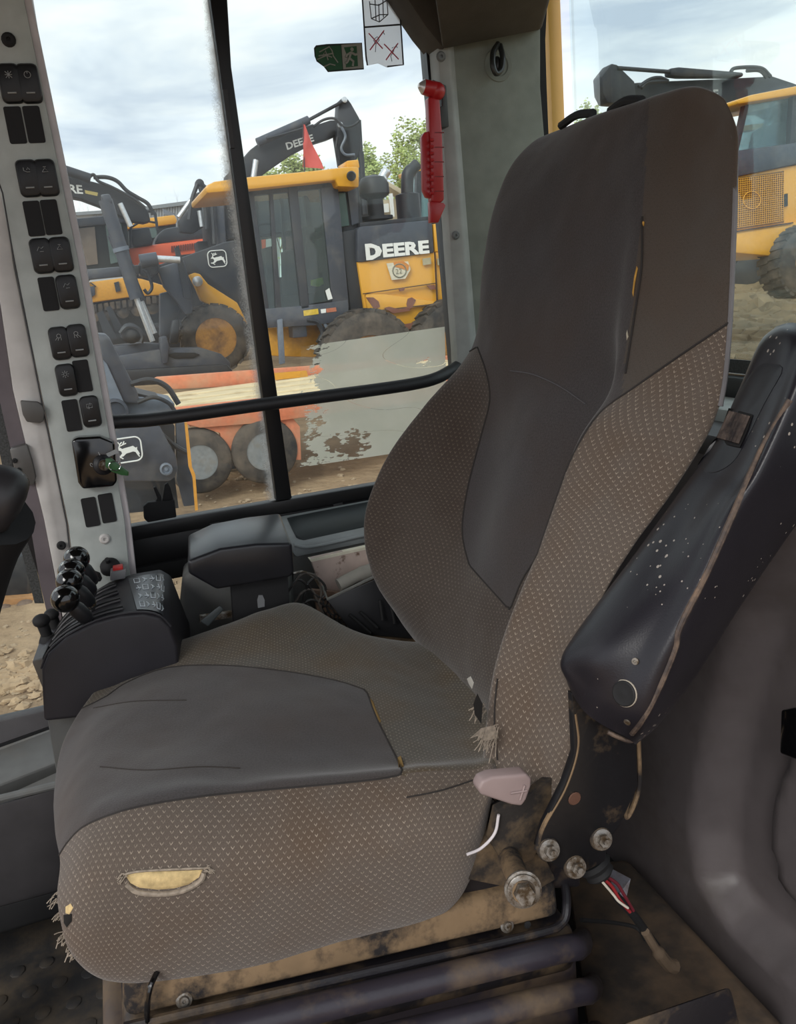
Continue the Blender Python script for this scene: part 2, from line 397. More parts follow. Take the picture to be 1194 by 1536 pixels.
# remains of a film sheet on the rear pane
def ex_film(nt, u, v, nz):
    mm = lambda o, a, b=None: math_node(nt, o, a, b)
    n = nz(9, 9); n3 = nz(24, 9, (1, 2.2, 1)); n2 = nz(3.4, 4)
    # holes: strong near the left edge and the lower left
    e1 = mm('SUBTRACT', .36, mm('MULTIPLY', u, 1.9)); e1 = mm('MAXIMUM', e1, -.12)
    dx = mm('MULTIPLY', mm('SUBTRACT', u, .33), 3.2); dy = mm('MULTIPLY', mm('SUBTRACT', v, .12), 4.2)
    h1 = mm('SUBTRACT', .26, mm('MULTIPLY', mm('ADD', mm('MULTIPLY', dx, dx), mm('MULTIPLY', dy, dy)), .55))
    dx = mm('MULTIPLY', mm('SUBTRACT', u, .92), 6.0); dy = mm('MULTIPLY', mm('SUBTRACT', v, .72), 9.0)
    h2 = mm('SUBTRACT', .15, mm('MULTIPLY', mm('ADD', mm('MULTIPLY', dx, dx), mm('MULTIPLY', dy, dy)), .5))
    dx = mm('MULTIPLY', mm('SUBTRACT', u, .12), 7.0); dy = mm('MULTIPLY', mm('SUBTRACT', v, .80), 3.4)
    h3 = mm('SUBTRACT', .22, mm('MULTIPLY', mm('ADD', mm('MULTIPLY', dx, dx), mm('MULTIPLY', dy, dy)), .6))
    mx = mm('MAXIMUM', mm('MAXIMUM', e1, h1), mm('MAXIMUM', h2, h3))
    sc_ = mm('MULTIPLY', mm('LESS_THAN', mm('ABSOLUTE', mm('SUBTRACT', nz(1.5, 0, (1, 1.8, 1)), .5)), .0009), .5)
    mx = mm('ADD', mx, sc_); t = mm('ADD', mx, mm('MULTIPLY', mm('SUBTRACT', n, .5), 1.1)); t = mm('ADD', t, mm('MULTIPLY', mm('SUBTRACT', n3, .5), .55))
    mr = nt.nodes.new('ShaderNodeMapRange'); mr.inputs['From Min'].default_value = .14; mr.inputs['From Max'].default_value = .19; mr.inputs['To Min'].default_value = .93; mr.inputs['To Max'].default_value = .06
    nt.links.new(t, mr.inputs['Value'])
    cr = nt.nodes.new('ShaderNodeValToRGB'); cr.color_ramp.elements[0].position = .38; cr.color_ramp.elements[0].color = lin((236, 237, 222)); cr.color_ramp.elements[1].position = .72; cr.color_ramp.elements[1].color = lin((248, 247, 234))
    nt.links.new(n2, cr.inputs[0]); return mr.outputs[0], cr.outputs[0]
filmm = ragged('torn_film', (190, 190, 176), ex_film, .85)
tl, tr_, br, bl = (452, 520), (667, 490), (672, 668), (444, 702)
rows = []; uvs = []
for i in range(13):
    r = []
    for j in range(17):
        u = j/16; v = i/12
        x = (bl[0]*(1-u)+br[0]*u)*(1-v)+(tl[0]*(1-u)+tr_[0]*u)*v; y = (bl[1]*(1-u)+br[1]*u)*(1-v)+(tl[1]*(1-u)+tr_[1]*u)*v
        r.append(A(x, y, 1.598)); uvs.append((u, v))
    rows.append(r)
film = obj('torn_film', sheet(rows), filmm, w1, uv=uvs, label='torn pale film stuck on the rear pane')
# window 2: the quarter window ahead of the switch pillar, reaching lower
w2 = struct('window_2', PX([(-120, -130), (-100, -130), (-20, 300), (0, 470), (20, 600), (48, 780), (84, 905), (72, 905), (30, 780), (5, 600), (-20, 470), (-40, 300)], 1.605, .02), blackf)
obj('dotted_band', PX([(-25, 560), (2, 560), (38, 780), (66, 905), (52, 905), (20, 780)], 1.615, .003), M('frit', (60, 62, 62), .5, scale=300, var=.6), w2)
pane('glass_pane', [(-400, 300), (0, 300), (80, 905), (92, 1098), (-420, 1240)], 1.622, glassy('quarter_glass', dust=.03), w2)
obj('sill', PX([(-420, 1236), (0, 1117), (76, 1090), (76, 1094), (0, 1122), (-420, 1244)], 1.60, .02), blackf, w2)
# window 3: small pane low down beside the lever console
w3 = struct('window_3', PX([(200, 832), (278, 822), (278, 830), (200, 842)], 1.60, .02), blackf)
pane('glass_pane', [(200, 838), (278, 830), (278, 905), (200, 905)], 1.612, glassy('low_glass', dust=.10), w3)
txm = M('etched_print', (60, 60, 58), .7)
for k, s in enumerate(('Form', 'NLE', 'E4')):
    text('etched_mark', s, A(256-0*k, 869+k*9, 1.610), (1, 0, 0), (0, 0, 1), .006, txm, w3)
# rear window and body work behind the seat
XR = .95
yel = M('yellow_paint', (222, 160, 42), .35, var=.05, coat=.3, dirt=(150, 95, 50), amt=.24, dscale=30, soft=.03)
yelpost = M('yellow_post_paint', (232, 186, 96), .4, var=.03)
# window 4: rear
w4 = struct('window_4', box((XR+.0, .83, .935), (.04, 1.5, .035)), blackf, .003)
obj('glass_pane', box((XR+.012, .82, 1.33), (.004, 1.53, .76)), glassy('rear_glass', tint=(.93, .99, .975), dust=.02, dscale=4, refl=.18), w4)
obj('seal', PX([(807, -40), (812, 0), (809, 60), (811, 130), (815, 205), (823, 205), (820, 130), (818, 60), (821, 0), (817, -40)], 1.575, .02), blackm, w4)
obj('dotted_band', box((XR+.008, .83, .965), (.003, 1.5, .022)), MC['frit'], w4)
wre = struct('trim_2', box((XR-.001, 1.64, 1.2), (.034, .04, 1.2)), yelpost, .01)
wre['label'] = 'pale yellow outer corner post'
# pale sill under the rear window, then the moulded rear wall
obj('sill', box((XR-.05, .85, .895), (.09, 1.4, .05)), pilg, w4, .008)
# moulded rear wall as a relief in (Y, z)
def cdist(pt, poly):
    best = 1e9; s = 1
    for a, b in zip(poly, poly[1:]):
        ab = (b[0]-a[0], b[1]-a[1]); t = ((pt[0]-a[0])*ab[0]+(pt[1]-a[1])*ab[1])/(ab[0]**2+ab[1]**2+1e-12); t = max(0, min(1, t))
        dx = pt[0]-a[0]-ab[0]*t; dy = pt[1]-a[1]-ab[1]*t; d = math.hypot(dx, dy)
        if d < best: best = d; s = 1 if (ab[0]*(pt[1]-a[1])-ab[1]*(pt[0]-a[0])) > 0 else -1
    return best*s
XW = .806
def yz(l): return [((p := AX(x, y, XW-.03)).y, p.z) for x, y in l]
c1 = yz([(1290, 600), (1200, 800), (1120, 930), (1085, 1060), (1062, 1180), (1052, 1260), (1062, 1330), (1100, 1385), (1150, 1430), (1260, 1500)])
c2 = yz([(1330, 700), (1240, 900), (1185, 1040), (1165, 1120), (1135, 1200), (1128, 1270), (1140, 1330), (1170, 1372), (1215, 1410), (1300, 1460)])
ss = lambda a, b, x: (lambda t: t*t*(3-2*t))(max(0, min(1, (x-a)/(b-a))))
rows = []
for i in range(90):
    z = -.0 + .90*i/89; r = []
    for j in range(110):
        y = 1.60 - 1.62*j/109
        d1 = cdist((y, z), c1); d2 = cdist((y, z), c2)
        x = XW - .060*ss(-.010, .030, d1) + .032*ss(-.004, .010, d2)
        r.append(V(x, y, z))
    rows.append(r)
rearm = M('rear_wall_plastic', (92, 86, 87), .42, bump=.14, bscale=900, var=.06, dirt=(70, 62, 56), amt=.30, dscale=5, soft=.2)
wallr = struct('wall_rear', sheet(rows, True), rearm, sm=180)
obj('ledge', box((XW+.07, .80, .885), (.20, 1.6, .03)), greyd, wallr, .004)
obj('outer_skin', box((XW+.16, .80, .44), (.02, 1.6, .88)), yelpost, wallr)
obj('door_latch_recess', G().join(hexa([AX(1172, 1065, .735), AX(1196, 1060, .735), AX(1196, 1140, .735), AX(1170, 1130, .735), AX(1172, 1065, .78), AX(1196, 1060, .78), AX(1196, 1140, .78), AX(1170, 1130, .78)])), gloss, wallr, .003)
# rear corner trim between side window and rear window
p = [(640, -30), (665, 60), (684, 320), (690, 560), (712, 760), (838, 760), (818, 205), (812, 130), (812, 40), (818, -30)]
tri = struct('trim_3', PX(p, 1.555, .05), trimg, .006)
g = hexa([A(655, 40, 1.545), A(672, 40, 1.54), A(715, 620, 1.54), A(692, 640, 1.545), A(640, 40, 1.59), A(680, 40, 1.56), A(725, 620, 1.56), A(684, 640, 1.59)])
obj('front_return', g, M('trim_return', (160, 162, 158), .6, bump=.15, bscale=900), tri, .004)
def screw(name, px, py, Y, r, m, parent, d=(0, -1, 0), lab=None):
    c = A(px, py, Y); return obj(name, lathe(c, d, [(r, 0), (r, r*.25), (r*.7, r*.5), (r*.3, r*.5), (r*.28, r*.2)], 14), m, parent, label=lab)
scm = M('trim_screw', (105, 108, 108), .5)
screw('trim_screw', 661, 85, 1.54, .009, scm, tri); screw('trim_screw', 683, 353, 1.54, .008, scm, tri)
# front pieces not in view that close the cab: windscreen header and post on the door side, rear door post
struct('trim_4', box((-.90, .1, .95), (.06, .06, 1.5)), blackf, .004)
struct('trim_5', box((.96, -.03, .95), (.07, .06, 1.5)), blackf, .004)
# lower front right moulding: sill pocket and footwell side
g = G().join(hexa([A(-300, 1290, 1.42), A(90, 1180, 1.42), A(95, 1340, 1.42), A(-300, 1450, 1.42), A(-300, 1290, 1.46), A(90, 1180, 1.46), A(95, 1340, 1.46), A(-300, 1450, 1.46)]))
b1 = struct('baseboard_right', g, M('footwell_side', (64, 62, 64), .5, bump=.12, bscale=900), .008)
obj('sill_pocket', hexa([A(-300, 1235, 1.60), A(78, 1093, 1.60), A(120, 1130, 1.5), A(-300, 1290, 1.46), A(-300, 1242, 1.61), A(78, 1110, 1.61), A(120, 1160, 1.52), A(-300, 1310, 1.45)]), greyp, b1, .006)
obj('pocket_lip', tube([A(-300, 1285, 1.425), A(0, 1198, 1.425), A(92, 1176, 1.425)], .007, 10), greyp, b1)
obj('pocket_back', hexa([A(-300, 1230, 1.60), A(78, 1093, 1.60), A(95, 1182, 1.47), A(-300, 1285, 1.47), A(-300, 1230, 1.615), A(78, 1093, 1.615), A(95, 1190, 1.48), A(-300, 1292, 1.48)]), greyp, b1)
obj('kick_strip', hexa([A(-300, 1440, 1.41), A(95, 1334, 1.41), A(95, 1372, 1.41), A(-300, 1490, 1.41), A(-300, 1440, 1.45), A(95, 1334, 1.45), A(95, 1372, 1.45), A(-300, 1490, 1.45)]), blackm, b1, .005)
# ------------------------------------------------------------------ the seat
seat = thing('operator_seat', 'worn grey cloth operator seat with high back, torn near bolster and black suspension base', 'seat', (0.12, 1.0, 0.0))
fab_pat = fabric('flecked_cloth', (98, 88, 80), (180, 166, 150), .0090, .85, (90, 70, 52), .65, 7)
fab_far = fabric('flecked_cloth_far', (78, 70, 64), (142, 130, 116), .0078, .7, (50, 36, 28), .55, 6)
fab_mid = fabric('plain_cloth', (70, 66, 66), (86, 82, 82), .0034, .3, (72, 58, 48), .45, 5, 420)
fab_cush = fabric('flecked_cloth_seat', (80, 74, 65), (156, 148, 132), .0072, .85, (88, 70, 46), .75, 8)
seamm = M('seam_thread', (48, 44, 42), .9)
foam = M('yellow_foam', (206, 156, 72), .95, var=.25, scale=120, bump=.4, bscale=300)
foamp = M('pale_foam', (205, 180, 130), .95, var=.25, scale=120, bump=.4, bscale=300)
def sdpoly(x, y, poly):
    best = 1e9; ins = False; n = len(poly)
    for i in range(n):
        ax, ay = poly[i]; bx, by = poly[(i+1) % n]
        dx, dy = bx-ax, by-ay; t = max(0, min(1, ((x-ax)*dx+(y-ay)*dy)/(dx*dx+dy*dy+1e-9)))
        best = min(best, math.hypot(x-ax-dx*t, y-ay-dy*t))
        if (ay > y) != (by > y) and x < (bx-ax)*(y-ay)/(by-ay)+ax: ins = not ins
    return best if ins else -best
def metric_uv(P, mid):
    nu, nv = len(P), len(P[0]); uv = []
    vv = [0]
    for i in range(1, nu): vv.append(vv[-1]+(P[i][mid]-P[i-1][mid]).length)
    for i in range(nu):
        row = [0]*nv
        for j in range(mid+1, nv): row[j] = row[j-1]+(P[i][j]-P[i][j-1]).length
        for j in range(mid-1, -1, -1): row[j] = row[j+1]-(P[i][j]-P[i][j+1]).length
        uv += [(row[j], vv[i]) for j in range(nv)]
    return uv
def split(P, uv, sd, flip=False):
    """cut the quad grid along sd = 0: (inside mesh, uv), (outside mesh, uv), cut segments"""
    nv = len(P[0]); pts = [p for r in P for p in r]; res = []
    segs = []
    for side in (1, -1):
        g = G(); us = []; idx = {}
        def vid(key, co, u):
            if key not in idx: idx[key] = len(g.v); g.v.append(co); us.append(u)
            return idx[key]
        for i in range(len(P)-1):
            for j in range(nv-1):
                q = [i*nv+j, i*nv+j+1, (i+1)*nv+j+1, (i+1)*nv+j]
                if flip: q = q[::-1]
                s = [sd[k]*side for k in q]
                if all(x <= 0 for x in s): continue
                if all(x > 0 for x in s): g.f.append(tuple(vid(k, pts[k], uv[k]) for k in q)); continue
                for tr in ((q[0], q[1], q[2]), (q[0], q[2], q[3])):
                    out = []; cuts = []
                    for a, b in zip(tr, tr[1:]+tr[:1]):
                        sa, sb = sd[a]*side, sd[b]*side
                        if sa > 0: out.append(vid(a, pts[a], uv[a]))
                        if (sa > 0) != (sb > 0):
                            t = sa/(sa-sb); key = (min(a, b), max(a, b), 'x')
                            co = pts[a].lerp(pts[b], t); u = tuple(uv[a][k]*(1-t)+uv[b][k]*t for k in (0, 1))
                            out.append(vid(key, co, u)); cuts.append(co)
                    if len(out) >= 3: g.f.append(tuple(out))
                    if side == 1 and len(cuts) == 2: segs.append((cuts[0], cuts[1]))
        res.append((g, us))
    return res[0], res[1], segs
def seam_mesh(segs, r=.0013, keep=None):
    g = G()
    for a, b in segs:
        if (a-b).length < 1e-5: continue
        if keep and not keep(a): continue
        g.join(cyl(a, b+(b-a)*.3, r, None, 6, False))
    return g
def near(px, py, Y, s=1.0): return A(px, py, Y)
# ---- backrest control grid, bottom to top
Yc = (1.20, 1.11, .98, .875, .825, .775, .725)
LV = [
 [(660,1010),(700,1060),(722,1085),(745,1110),(726,1128),(780,1172),(858,1152)],
 [(600,930),(655,985),(712,1010),(765,1030),(737,1030),(800,1060),(862,1050)],
 [(560,862),(650,900),(735,925),(795,930),(766,925),(835,945),(885,935)],
 [(552,780),(688,800),(748,820),(830,828),(803,835),(870,820),(940,830)],
 [(583,690),(708,705),(775,720),(868,722),(838,738),(925,720),(1010,730)],
 [(638,612),(728,625),(800,630),(898,642),(872,655),(970,630),(1062,640)],
 [(690,548),(730,550),(820,560),(918,565),(920,580),(1000,545),(1086,560)],
 [(714,500),(740,492),(820,480),(910,478),(940,476),(1010,470),(1094,470)],
 [(724,400),(750,395),(830,385),(920,375),(955,370),(1030,365),(1100,350)],
 [(738,320),(768,310),(850,290),(930,275),(965,270),(1040,262),(1104,240)],
 [(764,254),(802,238),(870,220),(945,202),(980,193),(1045,180),(1102,190)],
 [(800,212),(842,195),(890,176),(956,155),(991,143),(1042,132),(1087,149)],
]
rows = []
for k, l in enumerate(LV):
    ys = list(Yc)
    if k >= 6:                       # the head part is narrower and flatter
        f = min(1, (k-5)/4); ys = [y*(1-f)+z*f for y, z in zip(Yc, (1.17, 1.11, 1.0, .90, .86, .80, .735))]
    r = [A(x, y, Y) for (x, y), Y in zip(l, ys)]
    c = V(.05, 0, -.012)
    r = [r[0]+V(.085, -.005, .0), r[0]+V(.035, .012, .0)] + r + [r[-1]+V(.020, .034, 0), r[-1]+V(.05, .10, 0)]
    rows.append(r)
nc = len(rows[-1]); wgt = [max(0, min(1, (k-2)/(nc-3))) for k in range(nc)]
top1 = [p+V(.026, .036*w, .001-.012*w*w) for p, w in zip(rows[-1], wgt)]; top2 = [p+V(.050, .066*w, -.032-.02*w) for p, w in zip(rows[-1], wgt)]
for r_, q_ in ((rows[-1], .004), (top1, .008), (top2, .012)):
    r_[-1] += V(0, 0, -q_*1.6); r_[-2] += V(0, 0, -q_)
rows += [top1, top2]
rows.insert(0, [p+V(-.004, 0, -.05) for p in rows[0]])
BP = surf(rows, 150, 130)
# small folds in the cloth
for i, r in enumerate(BP):
    for j, p in enumerate(r):
        r[j] = p + V(-1, -.4, 0)*(.0022*noise.noise(p*14)+.0009*noise.noise(p*45))
uv = metric_uv(BP, 65)
def sm2(l, n=24): return [(v.x, v.y) for v in smooth([V(x, y, 0) for x, y in l], n)]
centre = [(700, 530)]+sm2([(716, 520), (730, 560), (735, 600), (724, 645), (712, 690), (701, 735), (694, 780), (695, 812), (704, 848)])+sm2([(765, 916), (783, 870), (803, 838), (820, 790), (838, 738), (854, 695), (876, 652), (905, 614), (950, 582), (1010, 540), (1096, 482)])+[(1130, 470), (1250, 300), (1200, -50), (700, 0), (560, 300)]
sd = [sdpoly(*proj(p), centre) for r in BP for p in r]
(gi, ui), (go, uo), segs = split(BP, uv, sd)
def partsplit(g, us, test):
    outs = []
    for s in (True, False):
        h = G(); hu = []; mp = {}
        for f in g.f:
            c = sum((g.v[i] for i in f), Vector())/len(f)
            if test(c) != s: continue
            nf = []
            for i in f:
                if i not in mp: mp[i] = len(h.v); h.v.append(g.v[i]); hu.append(us[i])
                nf.append(mp[i])
            h.f.append(tuple(nf))
        outs.append((h, hu))
    return outs
def headside(c):
    x, y = proj(c); return y < 620 and x > 963-max(0, y-330)*.12+max(0, 330-y)*.06 and c.y < .95
(gh, uh), (gi, ui) = partsplit(gi, ui, headside)
back = obj('backrest', gi, fab_mid, seat, uv=ui, sm=180, label='plain dark grey centre and head panel of the backrest')
obj('side_panel', gh, fabric('stippled_cloth', (82, 75, 69), (62, 55, 51), .0075, .5, (82, 64, 50), .5, 6), back, uv=uh, sm=180, label='brownish stippled side panel of the head part')
# the outside is two bolsters: far and near
def partsplit(g, us, test):
    outs = []
    for s in (True, False):
        h = G(); hu = []; mp = {}
        for f in g.f:
            c = sum((g.v[i] for i in f), Vector())/len(f)
            if test(c) != s: continue
            nf = []
            for i in f:
                if i not in mp: mp[i] = len(h.v); h.v.append(g.v[i]); hu.append(us[i])
                nf.append(mp[i])
            h.f.append(tuple(nf))
        outs.append((h, hu))
    return outs
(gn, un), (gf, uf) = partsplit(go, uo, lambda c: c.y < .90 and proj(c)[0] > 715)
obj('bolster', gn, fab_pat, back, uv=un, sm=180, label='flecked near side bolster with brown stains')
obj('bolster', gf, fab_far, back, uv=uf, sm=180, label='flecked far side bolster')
obj('seam', seam_mesh(segs, .0014), seamm, back)
BVC = {}
def onsurf(P, px, py, lift=.0015):
    """where the line of sight through a pixel meets the surface"""
    k = id(P)
    if k not in BVC:
        g = sheet(P); BVC[k] = BVHTree.FromPolygons([tuple(v) for v in g.v], g.f)
    for dx, dy in [(0, 0)]+[(q*math.cos(t), q*math.sin(t)) for q in (2, 4, 7, 11, 16, 24) for t in [i*math.pi/6 for i in range(12)]]:
        d = ray(px+dx, py+dy).normalized(); h = BVC[k].ray_cast(EYE, d)
        if h[0] is not None: return EYE+ray(px, py).normalized()*((h[0]-EYE).length-lift)
    return A(px, py, .8)
def surfn(P, px, py):
    onsurf(P, px, py); h = BVC[id(P)].ray_cast(EYE, ray(px, py).normalized())
    n = h[1] if h[0] is not None else V(0, -1, 0)
    return n if n.dot(EYE-A(px, py, .8)) > 0 else -n
def seam_line(name, P, pts, m, r, parent, n=30, label=None):
    q = smooth([V(x, y, 0) for x, y in pts], n)
    return obj(name, tube([onsurf(P, a.x, a.y) for a in q], r, 6), m, parent, label=label)
seam_line('seam', BP, [(963, 325), (962, 400), (952, 470), (938, 560)], seamm, .0012, back, label='split vertical seam in the head panel')
seam_line('seam', BP, [(765, 556), (800, 562), (840, 580), (878, 606)], M('seam_soft', (92, 90, 92), .95), .0009, back, label='faint crosswise seam')
seam_line('seam', BP, [(746, 1018), (742, 1060), (742, 1100), (746, 1140)], seamm, .001, back)
piping = M('grey_piping', (116, 114, 116), .85, bump=.3, bscale=900)
E8 = [(1062, 146), (1080, 158), (1093, 182), (1100, 220), (1101, 280), (1099, 350), (1094, 470), (1087, 560), (1079, 610)]
obj('piping', tube([onsurf(BP, x-3, y) + V(.004, 0, 0) for x, y in E8], .0028, 8, 60), piping, back)
def foam_chip(P, pts, m, parent, name='exposed_foam', up=.0012, label=None, base=0.0):
    """a low dome lying on the surface inside an outline"""
    cx = sum(x for x, y in pts)/len(pts); cy = sum(y for x, y in pts)/len(pts); n = len(pts); vs = []; fs = []
    R_ = [(1.0, -.002), (.96, up*.4), (.75, up*1.2), (.45, up*1.8), (.02, up*2)]
    for s, l in R_:
        vs += [onsurf(P, cx+(x-cx)*s, cy+(y-cy)*s, l+base) for x, y in pts]
    for k in range(len(R_)-1):
        for i in range(n):
            j = (i+1) % n; fs.append((k*n+i, k*n+j, (k+1)*n+j, (k+1)*n+i))
    fs.append(tuple(range((len(R_)-1)*n, len(R_)*n)))
    return obj(name, G().add(vs, fs), m, parent, label=label)
foam_chip(BP, [(962, 329), (967, 333), (966, 340), (961, 337)], foam, back, label='yellow foam showing through the split seam')
foam_chip(BP, [(955, 398), (957, 402), (952, 430), (950, 446), (948, 440), (951, 415)], foam, back)
foam_chip(BP, [(939, 500), (941, 494), (943, 505), (940, 511)], M('thread_pale', (190, 180, 160)), back, 'loose_thread')
foam_chip(BP, [(700, 1018), (706, 1014), (711, 1024), (708, 1034), (703, 1026)], M('white_wadding', (205, 200, 190), .95), back, 'wadding', label='white wadding in a hole low on the far bolster')
# hidden back shell
g = G(); nu = len(BP)
bk = [[r[0], (r[0]+r[-1])/2+V(.045, 0, 0), r[-1]] for r in BP[::6]]
obj('back_shell', sheet(bk, True), black, seat, sm=60)
# adjuster slots on the crest
for x0, y0, x1, y1 in ((832, 184, 880, 166), (905, 162, 952, 147)):
    a = onsurf(BP, x0, y0+4); b = onsurf(BP, x1, y1+4)
    obj('headrest_clip', tube([a+V(0.01, 0, -.001), a.lerp(b, .5)+V(.01, 0, .005), b+V(.01, 0, 0)], .0055, 8, 12), blackm, seat)
# frayed corner where backrest meets cushion
cloth_t = M('frayed_cloth', (150, 138, 124), .95, scale=200, var=.3)
def fray(P0, n, spread, ln, parent, m=cloth_t, dirv=(-1, 0, 0), name='frayed_threads'):
    g = G(); rr = random.Random(int(P0.x*1e4))
    for _ in range(n):
        s = P0 + V(rr.uniform(-1, 1), rr.uniform(-1, 1)*.5, rr.uniform(-1, 1))*spread
        d = (Vector(dirv)+V(rr.uniform(-.6, .6), rr.uniform(-.5, .2), rr.uniform(-.9, .5))).normalized()
        l = ln*rr.uniform(.4, 1.1); e = s+d*l*.5+V(0, 0, rr.uniform(-.3, .2)*l); q = e+d*l*.5+V(0, 0, rr.uniform(-.6, .1)*l)
        g.join(tube([s, e, q], .0006, 4))
    o = obj(name, g, m, parent); o['kind'] = 'stuff'; return o
fray(A(738, 1098, .79), 46, .009, .022, seat, dirv=(-1, -.3, 0)); fray(A(722, 1062, .81), 22, .006, .012, seat)
obj('torn_flap', G().add([A(704, 1108, .775), A(722, 1092, .78), A(742, 1088, .785), A(748, 1106, .785), A(728, 1112, .78), A(716, 1104, .778)], [(0, 1, 5), (1, 2, 4, 5), (2, 3, 4)]), cloth_t, seat)
obj('tear_hole', G().add([A(716, 1040, .80), A(724, 1056, .798), A(722, 1086, .795), A(712, 1072, .80), A(710, 1056, .80)], [(0, 1, 2, 3, 4)]), M('hole_dark', (18, 15, 13), .95), seat)
# ---- cushion control grid, front to rear; columns far -> near
CV = [
 [(150,1030,1.18),(100,1100,1.10),(84,1180,1.0),(83,1240,.90),(90,1290,.825),(86,1350,.785),(100,1415,.775)],
 [(215,985,1.23),(170,1040,1.13),(140,1110,1.0),(125,1190,.88),(132,1236,.81),(125,1340,.755),(135,1458,.77)],
 [(310,947,1.25),(270,1005,1.13),(255,1080,.99),(230,1160,.86),(220,1207,.80),(210,1330,.75),(205,1470,.77)],
 [(400,917,1.25),(395,985,1.12),(380,1060,.98),(370,1150,.85),(370,1187,.80),(370,1310,.745),(360,1452,.77)],
 [(458,908,1.25),(500,990,1.10),(500,1060,.97),(500,1145,.85),(500,1174,.80),(510,1290,.745),(500,1414,.77)],
 [(540,950,1.18),(570,1000,1.08),(590,1060,.97),(610,1140,.85),(620,1162,.80),(630,1260,.745),(640,1378,.77)],
 [(620,962,1.17),(650,1010,1.07),(680,1070,.96),(705,1130,.85),(712,1155,.80),(705,1250,.75),(688,1350,.77)],
]
rows = []
for l in CV:
    r = [A(*p) for p in l]
    r = [r[0]+V(0, .0, -.13), r[0]+V(0, .022, -.05)] + r + [r[-1]+V(0, .05, -.012), r[-1]+V(0, .16, -.01)]
    rows.append(r)
wf = [max(0, min(1, 1-(k-3)/4)) for k in range(len(rows[0]))]
f1 = [p+V(.022*(1-w), .004*(1-w), -.045*w) for p, w in zip(rows[0], wf)]; f2 = [p+V(.055, .012*(1-w), -.075*w) for p, w in zip(rows[0], wf)]
e1 = [A(742, 1160, .80)]
last = rows[-1]; re1 = [p+V(.02, 0, -.02) for p in last]; re2 = [p+V(.022, 0, -.10) for p in last]
for k in (7, 8):
    re1[k] = [A(740, 1185, .775), A(716, 1290, .785)][k-7]
for k, d in ((9, V(.0, .05, -.012)), (10, V(0, .16, -.01))): re1[k] = re1[8]+d
for k in range(7): re1[k] = last[k]+V(.055*min(1, (7-k)/2), 0, -.006)
re2 = [p+V(.004, 0, -.09) for p in re1]
for k in range(7, 11): re2[k] = re1[k]+V(.012, .03, -.01)
rows = [f2, f1]+rows+[re1, re2]
CP = surf(rows, 130, 120)
for i, r in enumerate(CP):
    for j, p in enumerate(r):
        x, y = proj(p)
        d = .004*noise.noise(p*9)+.0012*noise.noise(p*40)
        # sat in hollow and creases
        d -= .006*math.exp(-((x-350)/160)**2-((y-1120)/70)**2)
        r[j] = p+V(0, -.3, 1)*d
uv = metric_uv(CP, 60)
pc = [(60, 1310)]+sm2([(88, 1284), (104, 1260), (132, 1236), (200, 1212), (300, 1195), (400, 1185), (480, 1178), (560, 1170), (600, 1163)])+sm2([(603, 1155), (590, 1128), (567, 1082), (550, 1038)])+sm2([(545, 1034), (500, 1020), (420, 1006), (330, 998), (250, 1002), (190, 1024), (150, 1050), (60, 1090)])+[(20, 1200)]
sd = [sdpoly(*proj(p), pc) for r in CP for p in r]
(gi, ui), (go, uo), segs = split(CP, uv, sd)
cush = obj('seat_cushion', gi, fab_mid, seat, uv=ui, sm=180, label='plain dark grey centre panel of the cushion')
(gn, un), (gf, uf) = partsplit(go, uo, lambda c: proj(c)[1] > 1175-.09*(proj(c)[0]-300)*0 and c.y < .86 or (c.y < .80))
obj('side_panel', gn, fab_pat, cush, uv=[(v, -u) for u, v in un], sm=180, label='flecked near side panel with an oval tear')
obj('rear_panel', gf, fab_cush, cush, uv=uf, sm=180, label='flecked far and rear panel')
obj('seam', seam_mesh(segs, .0012), seamm, cush)
seam_line('seam', CP, [(610, 1196), (660, 1186), (710, 1170), (736, 1160)], seamm, .0009, cush)
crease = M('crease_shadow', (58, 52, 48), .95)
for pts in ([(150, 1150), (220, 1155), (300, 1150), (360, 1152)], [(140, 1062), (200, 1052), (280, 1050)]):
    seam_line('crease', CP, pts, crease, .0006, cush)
# the oval tear with foam
L1 = [(186, 1313), (200, 1309), (230, 1307), (262, 1306), (290, 1305), (306, 1304), (300, 1316), (284, 1327), (262, 1333), (236, 1335), (208, 1332), (194, 1325)]
foam_chip(CP, L1, foamp, cush, 'exposed_foam', .0016, 'yellow foam bulging out of the oval tear')
q = [onsurf(CP, x, y) for x, y in L1[6:]+L1[:1]]
obj('tear_edge', tube([onsurf(CP, x, y+3) for x, y in [(306, 1306), (302, 1317), (284, 1329), (262, 1336), (236, 1338), (206, 1335), (190, 1324)]], .0026, 7, 40), cloth_t, cush)
obj('tear_edge', tube([onsurf(CP, x, y) for x, y in [(184, 1312), (210, 1307), (260, 1304), (310, 1302)]], .0012, 6, 30), cloth_t, cush)
fray(onsurf(CP, 310, 1304), 14, .003, .006, cush, dirv=(1, 0, 0)); fray(onsurf(CP, 186, 1313), 12, .003, .006, cush)
foam_chip(CP, [(98, 1360), (106, 1355), (110, 1362), (104, 1372), (98, 1370)], foamp, cush)
foam_chip(CP, [(95, 1372), (108, 1370), (108, 1382), (100, 1392), (95, 1384)], MC['hole_dark'], cush, 'tear_hole')
for y in (1345, 1372, 1400, 1425):
    fray(A(90+(y-1345)*.18+(6 if y > 1400 else 0), y, .79), 16, .005, .009, cush, dirv=(-1, -.2, -.3))
foam_chip(CP, [(596, 1136), (601, 1133), (606, 1150), (603, 1159), (598, 1152)], M('worn_thread', (146, 118, 70), .9), cush, 'worn_patch')
foam_chip(CP, [(555, 1046), (560, 1052), (572, 1082), (569, 1086), (556, 1056)], MC['worn_thread'], cush, 'worn_patch')
